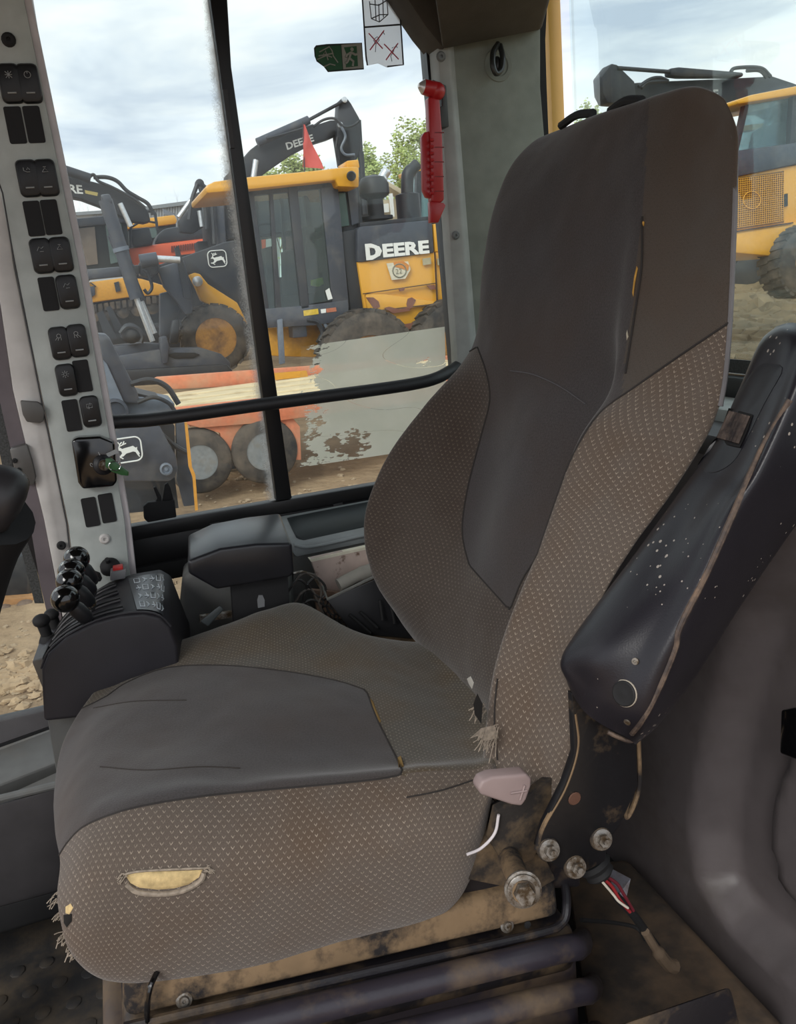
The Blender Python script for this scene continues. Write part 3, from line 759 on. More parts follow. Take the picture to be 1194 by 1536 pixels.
# ---- metal below: suspension
dirtyb = M('dusty_black_metal', (30, 28, 32), .42, dirt=(112, 92, 66), amt=.40, dscale=9, bump=.2, bscale=200)
dusty = M('dust_caked_metal', (124, 102, 76), .8, dirt=(30, 26, 26), amt=.47, dscale=13, bump=.3, bscale=150, soft=.07)
bell = M('rubber_bellows', (48, 44, 52), .38, dirt=(110, 92, 70), amt=.40, dscale=7, bump=.15, bscale=200)
susp = obj('suspension_pan', hexa([A(184, 1474, .775), A(836, 1322, .775), A(842, 1378, .765), A(186, 1535, .765), A(184, 1474, .775)+V(0, .42, 0), A(836, 1322, .775)+V(0, .42, 0), A(842, 1378, .765)+V(0, .42, 0), A(186, 1535, .765)+V(0, .42, 0)]), dusty, seat, .012, 3)
def ring(y0, y1, Y, m, name, x0=170, x1=850, sl=-.233, r=.02):
    a = A(x0, y0, Y); c = A(x1, y0+sl*(x1-x0), Y); h = (A(x0, y1, Y)-a).z; c.z = c.z
    hh = hexa([a, c, c+V(0, 0, h), a+V(0, 0, h)]+[q+V(0, .46, 0) for q in (a, c, c+V(0, 0, h), a+V(0, 0, h))])
    return obj(name, hh, m, seat, r, 4, sm=60)
obj('rim', tube([A(186, 1542, .755), A(300, 1515, .752), A(600, 1447, .752), A(800, 1402, .752), A(842, 1385, .758), A(850, 1355, .77), A(846, 1318, .80)], .0055, 10, 60), dirtyb, seat)
ring(1552, 1640, .765, dirtyb, 'rim_block', 180, 868)
for k, (dy, xx, yy) in enumerate(((1590, 868, .74), (1660, 884, .735), (1730, 890, .74))):
    n = 26; P = [A(150, dy, yy), A(300, dy-36, yy-.006), A(600, dy-108, yy-.006), A(xx-40, dy-.24*(xx-190), yy-.004), A(xx, dy-.25*(xx-185), yy+.04), A(xx+5, dy-.27*(xx-185), yy+.25)]
    obj('bellows_fold', tube(P, .0155, 12, 60), bell, seat)
ring(1600, 1990, .772, bell, 'bellows_core', 150, 872)
# screws on the pan
def hexbolt(c, d, r, h, m, parent, name='bolt', washer=True, tip=True):
    d = Vector(d).normalized(); g = G()
    if washer: g.join(lathe(c, d, [(r*1.6, 0), (r*1.6, r*.2), (r*1.25, r*.25)], 20))
    g.join(cyl(c+d*r*.2, c+d*(h+r*.2), r, r*.96, 6))
    if tip: g.join(cyl(c+d*h, c+d*(h+r*.9), r*.52, r*.45, 12))
    return obj(name, g, m, parent, sm=30)
dsc = (EYE-A(760, 1388, .76)).normalized()
for px, py in ((276, 1500), (760, 1388)):
    obj('pan_screw', lathe(A(px, py, .768), V(0, -1, .35), [(.0085, 0), (.0085, .0015), (.0055, .002), (.0045, .005), (.002, .005), (.0015, .003)], 20), steel, seat)
obj('pan_hole', lathe(A(791, 1387, .766), V(0, -1, .2), [(.0045, 0), (.0045, .001)], 14), blackm, seat)
obj('cable_tie', tube([A(236, 1458, .765), A(226, 1480, .755), A(221, 1510, .752), A(222, 1560, .752)], .003, 8, 20), gloss, seat, label='thin black cable')
mechd = M('greasy_washer', (44, 38, 34), .6, dirt=(90, 76, 60), amt=.5, dscale=60)
# side bracket that carries backrest and armrest
brk = [(858, 1040), (900, 1046), (955, 1100), (957, 1180), (930, 1238), (912, 1262), (908, 1292), (864, 1315), (830, 1298), (806, 1272), (816, 1238), (846, 1178), (862, 1130)]
plate = obj('side_bracket', PX(brk, .712, .010), M('bracket_paint', (20, 20, 23), .4, dirt=(120, 98, 72), amt=.30, dscale=14, bump=.1), seat, .0015)
obj('bracket_flange', tube(AL([(862, 1070), (866, 1120), (848, 1180), (816, 1238), (805, 1274)], .714), .0028, 6, 30), dusty, plate)
obj('bracket_flange', tube(AL([(957, 1105), (958, 1180), (944, 1222), (938, 1218), (950, 1170)], .72), .003, 6, 30), dusty, plate)
for px, py in ((822, 1274), (901, 1258), (862, 1300)):
    c = A(px, py, .710); obj('rubber_washer', lathe(c, (-.1, -1, .35), [(.0135, 0), (.0125, .003), (.010, .0035)], 18), mechd, plate)
    hexbolt(c+V(0, -.003, .001), (-.1, -1, .35), .0074, .007, steel, plate)
obj('rust_spot', lathe(A(862, 1198, .711), (0, -1, 0), [(.008, 0), (.007, .001), (.004, .0012)], 14), M('rusty_brown', (92, 62, 48), .8), plate)
# recliner mechanism, lumps behind
mech = M('caked_mechanism', (36, 31, 28), .85, dirt=(104, 86, 64), amt=.45, dscale=22, bump=.6, bscale=90)
obj('recliner_plate', PX([(745, 1215), (790, 1195), (850, 1150), (862, 1200), (815, 1262), (800, 1290), (775, 1300), (752, 1290), (735, 1262)], .74, .012), mech, seat, .002)
obj('recliner_arm', PX([(700, 1290), (745, 1245), (820, 1290), (835, 1320), (800, 1340), (700, 1320)], .762, .02), mech, seat, .003)
obj('frame', hexa([A(690, 1225, .79), A(860, 1150, .79), A(870, 1330, .79), A(690, 1340, .79), A(690, 1225, .84), A(860, 1150, .84), A(870, 1330, .84), A(690, 1340, .84)]), dirtyb, seat, .004)
obj('control_cable', tube(AL([(700, 1282), (722, 1272), (742, 1250), (748, 1222)], .735), .0017, 8, 24), M('white_sleeve', (205, 198, 200), .4), seat, label='pale curved control cable')
# projecting pivot bolt
b0 = A(762, 1282, .745); b1_ = A(786, 1338, .655)
d = (b1_-b0).normalized()
obj('pivot_stud', cyl(b0, b1_, .0128, .0122, 20), dusty, seat)
obj('pivot_washer', lathe(b1_-d*.008, d, [(.0195, 0), (.0195, .003), (.017, .0035), (.017, .007), (.0155, .0075)], 24), steel, seat)
obj('pivot_bolt_head', cyl(b1_, b1_+d*.010, .0112, .0105, 6), steel, seat)
# paddle lever
lever = [(718, 1184), (724, 1172), (738, 1166), (790, 1161), (798, 1168), (797, 1180), (790, 1200), (783, 1210), (768, 1208), (722, 1193)]
lv = obj('recline_paddle', PX(lever, .695, .018), M('mauve_plastic', (152, 134, 132), .5, var=.06, dirt=(110, 84, 76), amt=.3, dscale=20), seat, .003, 3, label='dusty pinkish grey recline paddle')
for a, b in (((766, 1190), (790, 1186)), ((780, 1200), (787, 1178))):
    obj('moulded_rib', tube(AL([a, b], .694), .0012, 6), MC['mauve_plastic'], lv)
# ------------------------------------------------------------------ near armrest, folded up beside the backrest
specks = None
def speckled():
    m = M('armrest_plastic', (30, 28, 34), .36, bump=.1, bscale=600, var=.1)
    nt = m.node_tree; N = nt.nodes.new; L = nt.links.new; b = nt.nodes['Principled BSDF']; tc = N('ShaderNodeTexCoord')
    vo = N('ShaderNodeTexVoronoi'); vo.inputs['Scale'].default_value = 110; vo.inputs['Randomness'].default_value = 1; L(tc.outputs['Object'], vo.inputs['Vector'])
    n = N('ShaderNodeTexNoise'); n.inputs['Scale'].default_value = 14; n.inputs['Detail'].default_value = 4; L(tc.outputs['Object'], n.inputs['Vector'])
    th = math_node(nt, 'MULTIPLY', math_node(nt, 'MAXIMUM', math_node(nt, 'SUBTRACT', n.outputs['Fac'], .46), 0.0), 1.15)
    k = math_node(nt, 'LESS_THAN', vo.outputs['Distance'], th)
    old = b.inputs['Base Color'].links[0].from_socket; mx = N('ShaderNodeMix'); mx.data_type = 'RGBA'; L(k, mx.inputs['Factor']); L(old, mx.inputs['A']); mx.inputs['B'].default_value = lin((168, 158, 148)); L(mx.outputs['Result'], b.inputs['Base Color'])
    return m
armm = speckled()
arm = thing('armrest', 'long speckled black plastic armrest folded up along the near side of the backrest', 'armrest', A(930, 1100, .66))
AR = [  # rows low -> high; columns: back-left, left edge, soft face, facet, ridge, outer, back
 [(862,1000,.735),(850,1020,.70),(872,1062,.675),(900,1085,.655),(940,1106,.635),(955,1116,.655),(962,1095,.72)],
 [(850,985,.735),(842,995,.70),(880,1030,.665),(920,1050,.635),(968,1075,.61),(990,1085,.65),(1010,1050,.72)],
 [(872,942,.735),(868,948,.70),(900,975,.655),(955,985,.625),(1002,1000,.603),(1040,1018,.645),(1070,960,.72)],
 [(955,832,.735),(950,838,.70),(985,860,.655),(1020,875,.622),(1056,890,.60),(1105,915,.645),(1130,860,.72)],
 [(1030,728,.735),(1026,732,.70),(1052,748,.66),(1078,762,.622),(1108,780,.60),(1180,805,.645),(1190,760,.72)],
 [(1072,672,.735),(1067,676,.70),(1095,690,.66),(1120,702,.622),(1150,712,.60),(1235,730,.645),(1240,690,.72)],
 [(1112,584,.735),(1108,588,.70),(1135,596,.66),(1160,606,.625),(1192,620,.60),(1270,630,.645),(1280,600,.72)],
 [(1146,510,.735),(1140,514,.70),(1165,505,.665),(1190,520,.63),(1225,540,.605),(1290,560,.645),(1300,540,.72)],
 [(1168,492,.735),(1164,490,.70),(1185,484,.675),(1205,488,.64),(1235,500,.62),(1290,520,.65),(1300,510,.72)],
]
rows = [[A(*p) for p in r] for r in AR]
P = surf(rows, 90, 60)
g = sheet(P); 
# cap both ends and the back so the shell is closed
lo = sum(P[0], Vector())/60; hi = sum(P[-1], Vector())/60
n0 = len(g.v); g.v += [lo, hi]; g.f += [(n0, j+1, j) for j in range(59)] + [(n0+1, 89*60+j, 89*60+j+1) for j in range(59)] + [(n0, 0, 59), (n0+1, 89*60+59, 89*60)]
g.f += [(i*60, (i+1)*60, (i+1)*60+59, i*60+59) for i in range(89)]
shell = obj('shell', g, armm, arm, sm=50)
def AS(x, y, lift=.001): return onsurf(P, x, y, lift)
obj('ridge', tube([AS(x, y, -.0005) for x, y in [(948, 1100), (962, 1082), (985, 1040), (1012, 975), (1020, 940), (1060, 860), (1100, 770), (1140, 680), (1185, 600)]], .003, 8, 70), M('ridge_scuffed', (64, 54, 50), .5, dirt=(120, 100, 84), amt=.46, dscale=60), arm, label='scuffed raised ridge')
# moulded rest near the upper end
pad = [(1062, 676), (1070, 690), (1040, 702), (1058, 712), (1082, 706), (1110, 690), (1128, 650), (1150, 600), (1170, 556), (1184, 548), (1158, 544), (1130, 556), (1112, 588), (1085, 630)]
pp = [(1046, 698), (1056, 710), (1075, 710), (1100, 694), (1118, 664), (1150, 600), (1176, 552), (1160, 543), (1136, 548), (1108, 590), (1086, 642), (1066, 666)]
foam_chip(P, sm2(pp+pp[:1], 40)[:-1], M('thumb_plastic', (26, 25, 30), .4, bump=.1), arm, 'thumb_rest', .0022)
foam_chip(P, [(1093, 612), (1110, 616), (1130, 622), (1122, 645), (1110, 672), (1090, 668), (1073, 660), (1084, 636)], M('slot_black', (9, 8, 9), .8), arm, 'wheel_slot', .0004, None, .005)
wm = M('worn_wheel', (92, 76, 66), .5, dirt=(40, 34, 34), amt=.5, dscale=40)
for k in range(7):
    t = k/6; a = AS(1096+27*t, 617+7*t, .0085); b = AS(1077+29*t, 657+8*t, .0085)
    obj('wheel_rib', cyl(a, b, .0019+.0006*math.sin(t*3.14), None, 6), wm, arm)
vd = V(-.25, -.9, .1).normalized()
c = AS(937, 1040, .0005)
capd = surfn(P, 937, 1040)
obj('bolt_cap', lathe(c, capd, [(.0125, -.002), (.0125, .0022), (.0112, .003), (.008, .0024), (.003, .0028), (.0005, .003)], 28), blackm, arm)
obj('cap_ring', lathe(c, capd, [(.0133, -.002), (.0133, .0006), (.0126, .0009), (.0126, -.001)], 28), M('worn_ring', (170, 160, 145), .5), arm, label='pale worn ring round the cap')
for x, y in ((953, 992), (941, 1083)):
    obj('shell_screw', lathe(AS(x, y, .0005), surfn(P, x, y), [(.0036, 0), (.0034, .0012), (.0015, .0014), (.0012, .0006)], 12), steel, arm)
obj('mounting_lip', tube([A(912, 1098, .645), A(928, 1106, .64), A(946, 1112, .64), A(955, 1104, .65)], .0022, 6, 16), MC['ridge_scuffed'], arm)

# ------------------------------------------------------------------ switch pillar
YP = 1.45
pil = thing('switch_pillar', 'pale front window pillar carrying two columns of rocker switches', 'pillar', (-.09, 1.5, 0.0))
gA = prism(AL([(-40, -130), (-26, -130), (-4, 0), (0, 20), (4, 278), (21, 400), (101, 790), (108, 872), (116, 960), (100, 960), (84, 872), (66, 780), (38, 665), (19, 585), (0, 455), (-30, 200)], YP), (0, .12, 0))
obj('pillar_face', gA, pilw, pil, .003, label='off white painted face')
gS = prism(AL([(-16, -130), (-4, 0), (-2, 278), (23, 400), (103, 790), (112, 872), (120, 960), (208, 950), (196, 872), (187, 780), (116, 385), (36, 0), (16, -130)], YP-.004), (0, .02, 0))
face = obj('switch_panel', gS, pilg, pil, .002, label='pale grey green switch face')
gE = prism(AL([(13, -130), (33, 0), (113, 385), (184, 780), (193, 872), (205, 950), (218, 950), (206, 872), (196, 780), (127, 385), (48, 0), (27, -130)], YP+.002), (0, .14, 0))
obj('edge_return', gE, M('pillar_edge', (196, 190, 192), .45), pil, .003)
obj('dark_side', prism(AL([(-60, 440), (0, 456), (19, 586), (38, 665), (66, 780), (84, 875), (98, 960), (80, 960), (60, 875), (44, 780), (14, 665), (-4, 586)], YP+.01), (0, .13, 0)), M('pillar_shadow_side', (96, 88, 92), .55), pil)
obj('groove', tube(AL([(-6, 262), (4, 290), (21, 390), (62, 600), (100, 785), (109, 868)], YP-.0035), .0013, 6), M('groove', (70, 70, 72), .8), pil)
# frame directions on the face
def updir(px, py): return (A(px, py-10, YP)-A(px, py, YP)).normalized()
sym = M('switch_print', (150, 152, 152), .6)
Y1 = YP-.004
def glyph(kind, s):
    """small pictogram of strokes in the XZ plane, size s"""
    T = {'sun': [[(-.18, 0), (-.09, .16), (.09, .16), (.18, 0), (.09, -.16), (-.09, -.16), (-.18, 0)]] + [[(.26*math.cos(a), .26*math.sin(a)), (.4*math.cos(a), .4*math.sin(a))] for a in [k*math.pi/4 for k in range(8)]],
         'ring': [[(.32*math.cos(a), .32*math.sin(a)) for a in [k*math.pi/5 for k in range(11)]], [(0, .1), (0, .34)]],
         'lampr': [[(.05+.22*math.cos(a), .12+.22*math.sin(a)) for a in [k*math.pi/4 for k in range(9)]], [(-.1, -.05), (-.38, -.32)], [(.05, -.1), (-.1, -.38)], [(.25, -.05), (.25, -.36)]],
         'lampl': [[(-.05+.22*math.cos(a), .12+.22*math.sin(a)) for a in [k*math.pi/4 for k in range(9)]], [(.1, -.05), (.38, -.32)], [(-.05, -.1), (.1, -.38)], [(-.25, -.05), (-.25, -.36)]],
         'box': [[(-.3, -.2), (.3, -.2), (.3, .22), (-.3, .22), (-.3, -.2)], [(-.08, -.34), (-.08, .05), (.1, .05), (.1, .34)]],
         'arm': [[(-.3, .3), (-.3, 0), (0, -.15), (.3, -.15)], [(0, .05), (.15, .3), (.3, .05)]],
         'tri': [[(-.3, -.2), (.3, -.2), (0, .2), (-.3, -.2)], [(-.15, .3), (.15, .3)]],
         'zig': [[(-.35, -.2), (-.1, .2), (.1, 0), (.35, .2)], [(-.1, -.3), (.3, -.3)]],
         'fan': [[(-.3, .3), (.3, -.3)], [(-.3, -.3), (.3, .3)], [(0, .35), (0, -.35)], [(-.35, 0), (.35, 0)]]}
    g = G()
    for st in T[kind]:
        P = [V(x*s, 0, z*s) for x, z in st]; g.join(tube(P, s*.035, 4))
    return g
swb = M('switch_black', (20, 20, 22), .42, bump=.08, bscale=900)
def rocker(px, py, kind, w=.029, h=.054):
    a = A(px, py, Y1); k = 1.0
    g = G()
    o2 = rrect(w, h, .008, 4); g1 = []
    lv = [(1.0, 0.0), (1.0, -.006), (.92, -.0095), (.80, -.0105)]
    vs = []; n = len(o2)
    for s, d in lv:
        for x, z in o2:
            curve = -.003*(z/(h/2))**2+0
            vs.append(a+V(x*s, d-curve*(1 if d < 0 else 0), z*s))
    fs = []
    for q in range(len(lv)-1):
        for i in range(n):
            j = (i+1) % n; fs.append((q*n+i, (q+1)*n+i, (q+1)*n+j, q*n+j))
    fs.append(tuple(range((len(lv)-1)*n, len(lv)*n))[::-1])
    g.add(vs, fs)
    o = obj('rocker_switch', g, swb, face, sm=40)
    gg = glyph(kind, .014); gg.v = [v+a+V(0, -.0112, .010) for v in gg.v]; obj('symbol', gg, sym, o)
    gb = G().join(tube([a+V(-.006, -.0105, -.014), a+V(.006, -.0105, -.014)], .0012, 6)); obj('marker_bar', gb, sym, o)
def blank(px, py, w=.024, h=.051):
    a = A(px, py, Y1); pts = [a+V(x, -.0015, z) for x, z in rrect(w, h, .003, 3)]
    obj('blank_plate', prism(pts, (0, .006, 0)), blackm, face)
rk = [(16,126,'fan'),(44,126,'ring'),(43,268,'arm'),(70,267,'tri'),(63,384,'zig'),(92,382,'tri'),(102,438,'zig'),(90,515,'lampr'),(117,511,'lampl'),(100,570,'sun'),(136,617,'box')]
for x, y, k in rk: rocker(x, y, k, .0305 if y < 480 else .029, .054-(y-120)*.000006)
for x, y in [(23,188),(51,187),(51,328),(77,326),(73,441),(124,564),(108,623)]: blank(x, y)
for x, y in [(136,768),(161,762)]: blank(x, y, .0235, .050)
# ignition switch, key
ig = [A(*p, 1.0) for p in []]
pts = AL([(107, 662), (114, 657), (150, 655), (172, 664), (176, 722), (170, 730), (124, 734), (117, 724)], YP-.030)
igo = obj('ignition_housing', prism(pts, (0, .03, 0)), gloss, pil, .004, 3, label='black ignition switch block')
kc = A(155, 697, YP-.031)
obj('key_barrel', lathe(kc, (.25, -1, .1), [(.017, 0), (.016, .004), (.011, .007), (.010, .011), (.006, .0115)], 24), black, igo)
obj('key_collar', lathe(kc+V(.001, -.011, .001), (.25, -1, .1), [(.0085, 0), (.0085, .004), (.006, .0045)], 18), steel, igo)
for s, q in (('0', (137, 697)), ('I', (150, 680)), ('-', (162, 682))):
    text('position_mark', s, A(q[0], q[1]+4, YP-.0315), (1, 0, .3), (-.3, 0, 1), .007, sym, igo)
green = M('green_plastic', (46, 92, 52), .4)
key = thing('ignition_key', 'green tagged key standing in the ignition switch', 'key', kc+V(.004, -.02, 0))
pts = AL([(158, 688), (166, 688), (178, 698), (192, 708), (192, 714), (182, 713), (168, 708), (158, 700)], YP-.052)
obj('key_tag', prism(pts, (0.002, .006, 0)), green, key, .001, label='green plastic key tag')
obj('key_ring', tube([A(172+9*math.cos(a), 699+7*math.sin(a), YP-.055) for a in [k*math.pi/7 for k in range(15)]], .0008, 6), chrome, key)
screw('pillar_screw', 13, 60, YP-.004, .010, blackm, pil); screw('pillar_screw', 92, 818, YP-.002, .0075, blackm, pil)
screw('pillar_plug', 157, 808, Y1, .009, pilw, pil)
tabm = M('bracket_grey', (92, 90, 88), .45, .3)
obj('hinge_tab', PX([(30, 601), (56, 603), (63, 608), (67, 618), (65, 632), (60, 635), (40, 633), (34, 622)], YP-.014, .012), tabm, pil, .002)
obj('hinge', PX([(14, 674), (40, 666), (48, 690), (54, 716), (50, 730), (26, 722)], YP-.01, .03), tabm, pil, .003)
for x, y in ((22, 691), (28, 705)): screw('hinge_pin', x, y, YP-.011, .004, blackm, pil)

# ------------------------------------------------------------------ lever console
con = thing('lever_console', 'black plastic lever console with slotted top and printed symbols, standing by the switch pillar', 'console', A(170, 1060, 1.3))
conm = M('console_black', (40, 38, 43), .5, bump=.15, bscale=900)
Ln = [(66, 1082), (63, 1030), (62, 1004), (72, 980), (98, 956), (140, 934), (180, 923), (215, 920), (240, 926), (256, 942), (266, 968), (272, 1060)]
Lf = [(92, 1040), (90, 980), (84, 962), (90, 940), (104, 915), (135, 890), (165, 872), (200, 860), (240, 853), (256, 862), (284, 935), (290, 1000)]
rn = AL(Ln, 1.16); rf = AL(Lf, 1.40)
vs = rn+rf; n = len(rn)
fs = [tuple(range(n)), tuple(range(2*n-1, n-1, -1))] + [(i, i+n, (i+1) % n+n, (i+1) % n) for i in range(n)]
body = obj('console_body', G().add(vs, fs), conm, con, .005, 3, sm=50)
def deck(s, t, lift=.0015):
    """point on the console top: s along the near profile (0..1 of points 2..8), t near->far"""
    a = crom(rn[2:10], s); b = crom(rf[2:10], s); return a.lerp(b, t)+V(-.2, -.2, 1).normalized()*lift
obj('rim_line', tube([deck(s/20, .02, .0005) for s in range(21)], .002, 6), conm, con)
for k in range(4):
    t = .13+.22*k
    slot = [deck(.16+.44*q/10, t, .001) for q in range(11)]
    obj('lever_slot', tube(slot, .0042, 8), M('slot_dark', (5, 5, 6), .95), con)
    for dt in (-.04, .04): obj('slot_lip', tube([deck(.16+.44*q/10, t+dt*.8, .003) for q in range(11)], .0016, 6), greyd, con)
obj('facet', hexa([A(48, 992, 1.22), A(64, 986, 1.17), A(66, 1040, 1.17), A(62, 1020, 1.22), A(62, 952, 1.34), A(90, 936, 1.38), A(95, 1000, 1.38), A(80, 1000, 1.34)]), conm, con, .003)
# printed plate
rows = [[deck(.68+.22*i/6, .06+.80*j/6, .0022) for j in range(7)] for i in range(7)]
obj('label_plate', sheet(rows), M('plate_grey', (60, 63, 68), .3, var=.04), con, label='grey plate printed with white lever symbols')
prt = M('plate_print', (206, 214, 220), .6)
rr = random.Random(3)
g = G()
for i in range(5):
    for j in range(4):
        s0 = .71+.042*i; t0 = .12+.19*j
        kind = (i+j) % 3
        def q(a, b): return deck(s0+a*.03, t0+b*.12, .003)
        if kind == 0: g.join(tube([q(0, 0), q(1, 0), q(1, .9), q(0, .9), q(0, 0)], .0007, 4))
        elif kind == 1: g.join(tube([q(.2, 0), q(.9, .4), q(.2, .8)], .0007, 4)); g.join(tube([q(.5, .1), q(.5, .7)], .0007, 4))
        else: g.join(tube([q(0, .4), q(1, .4)], .0009, 4)); g.join(tube([q(.4, 0), q(.8, .2), q(.4, .9)], .0007, 4))
obj('lever_symbols', g, prt, con)
# four levers with ball knobs
kn = [((98, 898), 21, 1.17, (133, 930)), ((104, 872), 19.5, 1.23, (139, 908)), ((107, 857), 19.5, 1.285, (140, 888)), ((115, 838), 19, 1.34, (141, 872))]
labs = ['black ball knob lever nearest the camera in the row of four', 'second ball knob lever counted from the camera', 'third ball knob lever counted from the camera', 'black ball knob lever nearest the switch pillar']
for (c, r, Y, b), lb in zip(kn, labs):
    p = A(*c, Y); rad = r/FPX*(p-EYE).dot(CF); base = A(*b, Y+.01)
    lt = thing('control_lever', lb, 'lever', base, 'ball knob levers on the console')
    obj('knob', ball(p, rad, 28, 18), gloss, lt, sm=180)
    obj('stem', cyl(p.lerp(base, .25), base+V(0, 0, -.004), .006, .0065, 14), blackm, lt)
    obj('stem_boot', lathe(p.lerp(base, .3), base-p, [(.009, 0), (.0115, .01), (.0105, .028), (.0075, .034)], 16), black, lt)
    obj('stem_collar', cyl(base+V(0, 0, .001), base+(p-base)*.14, .0085, .0085, 6), steel, lt)
# two little rubber joysticks at the front left of the console
for (x, y, r, Y), lb in zip((( 62, 931, 12, 1.30), (77, 922, 11, 1.36)), ('small black rubber topped joystick at the front corner of the console', 'small black joystick half hidden behind the front one')):
    p = A(x, y, Y); jt = thing('mini_joystick', lb, 'joystick', p+V(0, 0, -.04))
    obj('rubber_cap', ball(p, r/FPX*1.35, 16, 10, (1, 1, .8)), blackm, jt)
    obj('shaft', cyl(p, p+V(.004, 0, -.032), .009, .008, 12), blackm, jt); obj('boot', lathe(p+V(.004, 0, -.024), (0, 0, -1), [(.010, 0), (.014, .008), (.015, .012)], 14), blackm, jt)
# parking switch with red cap
rs = thing('red_switch', 'small switch with a bright red cap at the back of the lever console', 'switch', A(178, 866, 1.39))
obj('switch_base', hexa([A(166, 858, 1.37), A(190, 854, 1.37), A(188, 868, 1.37), A(165, 872, 1.37), A(166, 852, 1.41), A(190, 848, 1.41), A(188, 862, 1.41), A(165, 866, 1.41)]), M('switch_grey', (120, 120, 122), .5), rs, .002)
obj('red_cap', hexa([A(169, 852, 1.375), A(184, 849, 1.375), A(185, 857, 1.375), A(170, 860, 1.375), A(169, 848, 1.40), A(184, 845, 1.40), A(185, 852, 1.40), A(170, 855, 1.40)]), M('red_plastic', (206, 40, 34), .35), rs, .0015)
dial = thing('round_knob', 'black ribbed round knob behind the red switch', 'knob', A(166, 848, 1.42))
obj('dial', lathe(A(166, 852, 1.43), (-.1, -.6, .8), [(.017, 0), (.016, .008), (.012, .014), (.004, .018), (.004, .026)], 16), blackm, dial)
gz = obj('toggle_block', hexa([A(133, 852, 1.38), A(146, 862, 1.38), A(152, 872, 1.38), A(138, 874, 1.38), A(137, 856, 1.42), A(150, 858, 1.42), A(154, 868, 1.42), A(142, 870, 1.42)]), blackm, None, .002)
tag(gz, 'small black block behind the ball knobs at the foot of the switch pillar', 'switch')
ped = obj('console_pedestal', hexa([A(70, 1074, 1.20), A(135, 1050, 1.20), A(140, 1220, 1.20), A(95, 1220, 1.20), A(88, 1040, 1.42), A(240, 980, 1.42), A(240, 1150, 1.42), A(100, 1150, 1.42)]), greyp, con, .004)

# ------------------------------------------------------------------ far armrest on its black bracket
fa = thing('armrest', 'short black padded armrest on a slotted bracket by the side window', 'armrest', A(360, 900, 1.28))
side = [(281, 842), (283, 861), (325, 885), (436, 866), (442, 858), (438, 815), (385, 816), (330, 823)]
tops = [(283, 803), (284, 815), (328, 838), (432, 826), (436, 812), (421, 769), (372, 774), (312, 784)]
g = G(); vs = AL(side, 1.24)+AL([(282, 802), (284, 826), (326, 848), (424, 832), (428, 818), (420, 769), (370, 775), (318, 785)], 1.38)
n = 8; fs = [tuple(range(n)), tuple(range(2*n-1, n-1, -1))]+[(i, i+n, (i+1) % n+n, (i+1) % n) for i in range(n)]
obj('pad', g.add(vs, fs), M('arm_pad_vinyl', (30, 31, 36), .33, bump=.1, bscale=700, coat=.15), fa, .006, 3, sm=50)
obj('bracket', PX([(346, 870), (432, 862), (436, 930), (350, 935)], 1.27, .012), blackm, fa, .002)
obj('bracket_slot', PX([(386, 900), (388, 893), (394, 893), (397, 900), (397, 910), (387, 912)], 1.268, .003), M('slot_light', (120, 122, 124), .5), fa)
obj('bracket_rail', PX([(300, 925), (350, 918), (350, 926), (300, 934)], 1.30, .01), steel, fa)
obj('lever_end', hexa([A(300, 932, 1.24), A(330, 908, 1.24), A(336, 914, 1.24), A(312, 940, 1.24), A(300, 932, 1.27), A(330, 908, 1.27), A(336, 914, 1.27), A(312, 940, 1.27)]), M('grey_handle', (60, 66, 68), .5), fa, .002)

# ------------------------------------------------------------------ grey side console and ledge under the window
lg = thing('side_console', 'grey moulded side console under the window with a black inlay', 'console', A(420, 930, 1.5))
za = A(425, 772, 1.58); 
ledge = [A(415, 775, 1.585), A(700, 722, 1.585), A(700, 770, 1.47), A(560, 797, 1.47), A(442, 821, 1.47), A(425, 800, 1.50)]
g = prism(ledge, (0, 0, -.02)); obj('ledge_top', g, M('ledge_grey', (138, 144, 146), .5, bump=.12, bscale=900), lg, .003)
inl = [A(430, 778, 1.575), A(690, 727, 1.575), A(690, 760, 1.50), A(552, 790, 1.49), A(456, 811, 1.485), A(444, 804, 1.495)]
obj('black_inlay', prism([p+V(0, 0, .0025) for p in inl], (0, 0, -.006)), M('inlay_dark', (40, 46, 48), .45, bump=.1, bscale=800), lg, .001)
obj('ledge_lip', tube([A(441, 818, 1.47), A(470, 820, 1.468), A(560, 800, 1.468), A(700, 772, 1.468)], .0035, 8, 30), MC['ledge_grey'], lg)
obj('wall_panel', hexa([A(440, 824, 1.475), A(700, 770, 1.475), A(700, 980, 1.49), A(440, 1000, 1.49), A(440, 824, 1.50), A(700, 770, 1.50), A(700, 980, 1.51), A(440, 1000, 1.51)]), greyp, lg)
obj('housing', hexa([A(276, 856, 1.40), A(430, 840, 1.38), A(445, 1000, 1.38), A(262, 960, 1.40), A(274, 842, 1.56), A(440, 815, 1.56), A(450, 980, 1.56), A(276, 940, 1.56)]), greyp, lg, .015, 4)
obj('notch', PX([(553, 780), (566, 775), (566, 800), (553, 803)], 1.462, .02), MC['ledge_grey'], lg, .003)
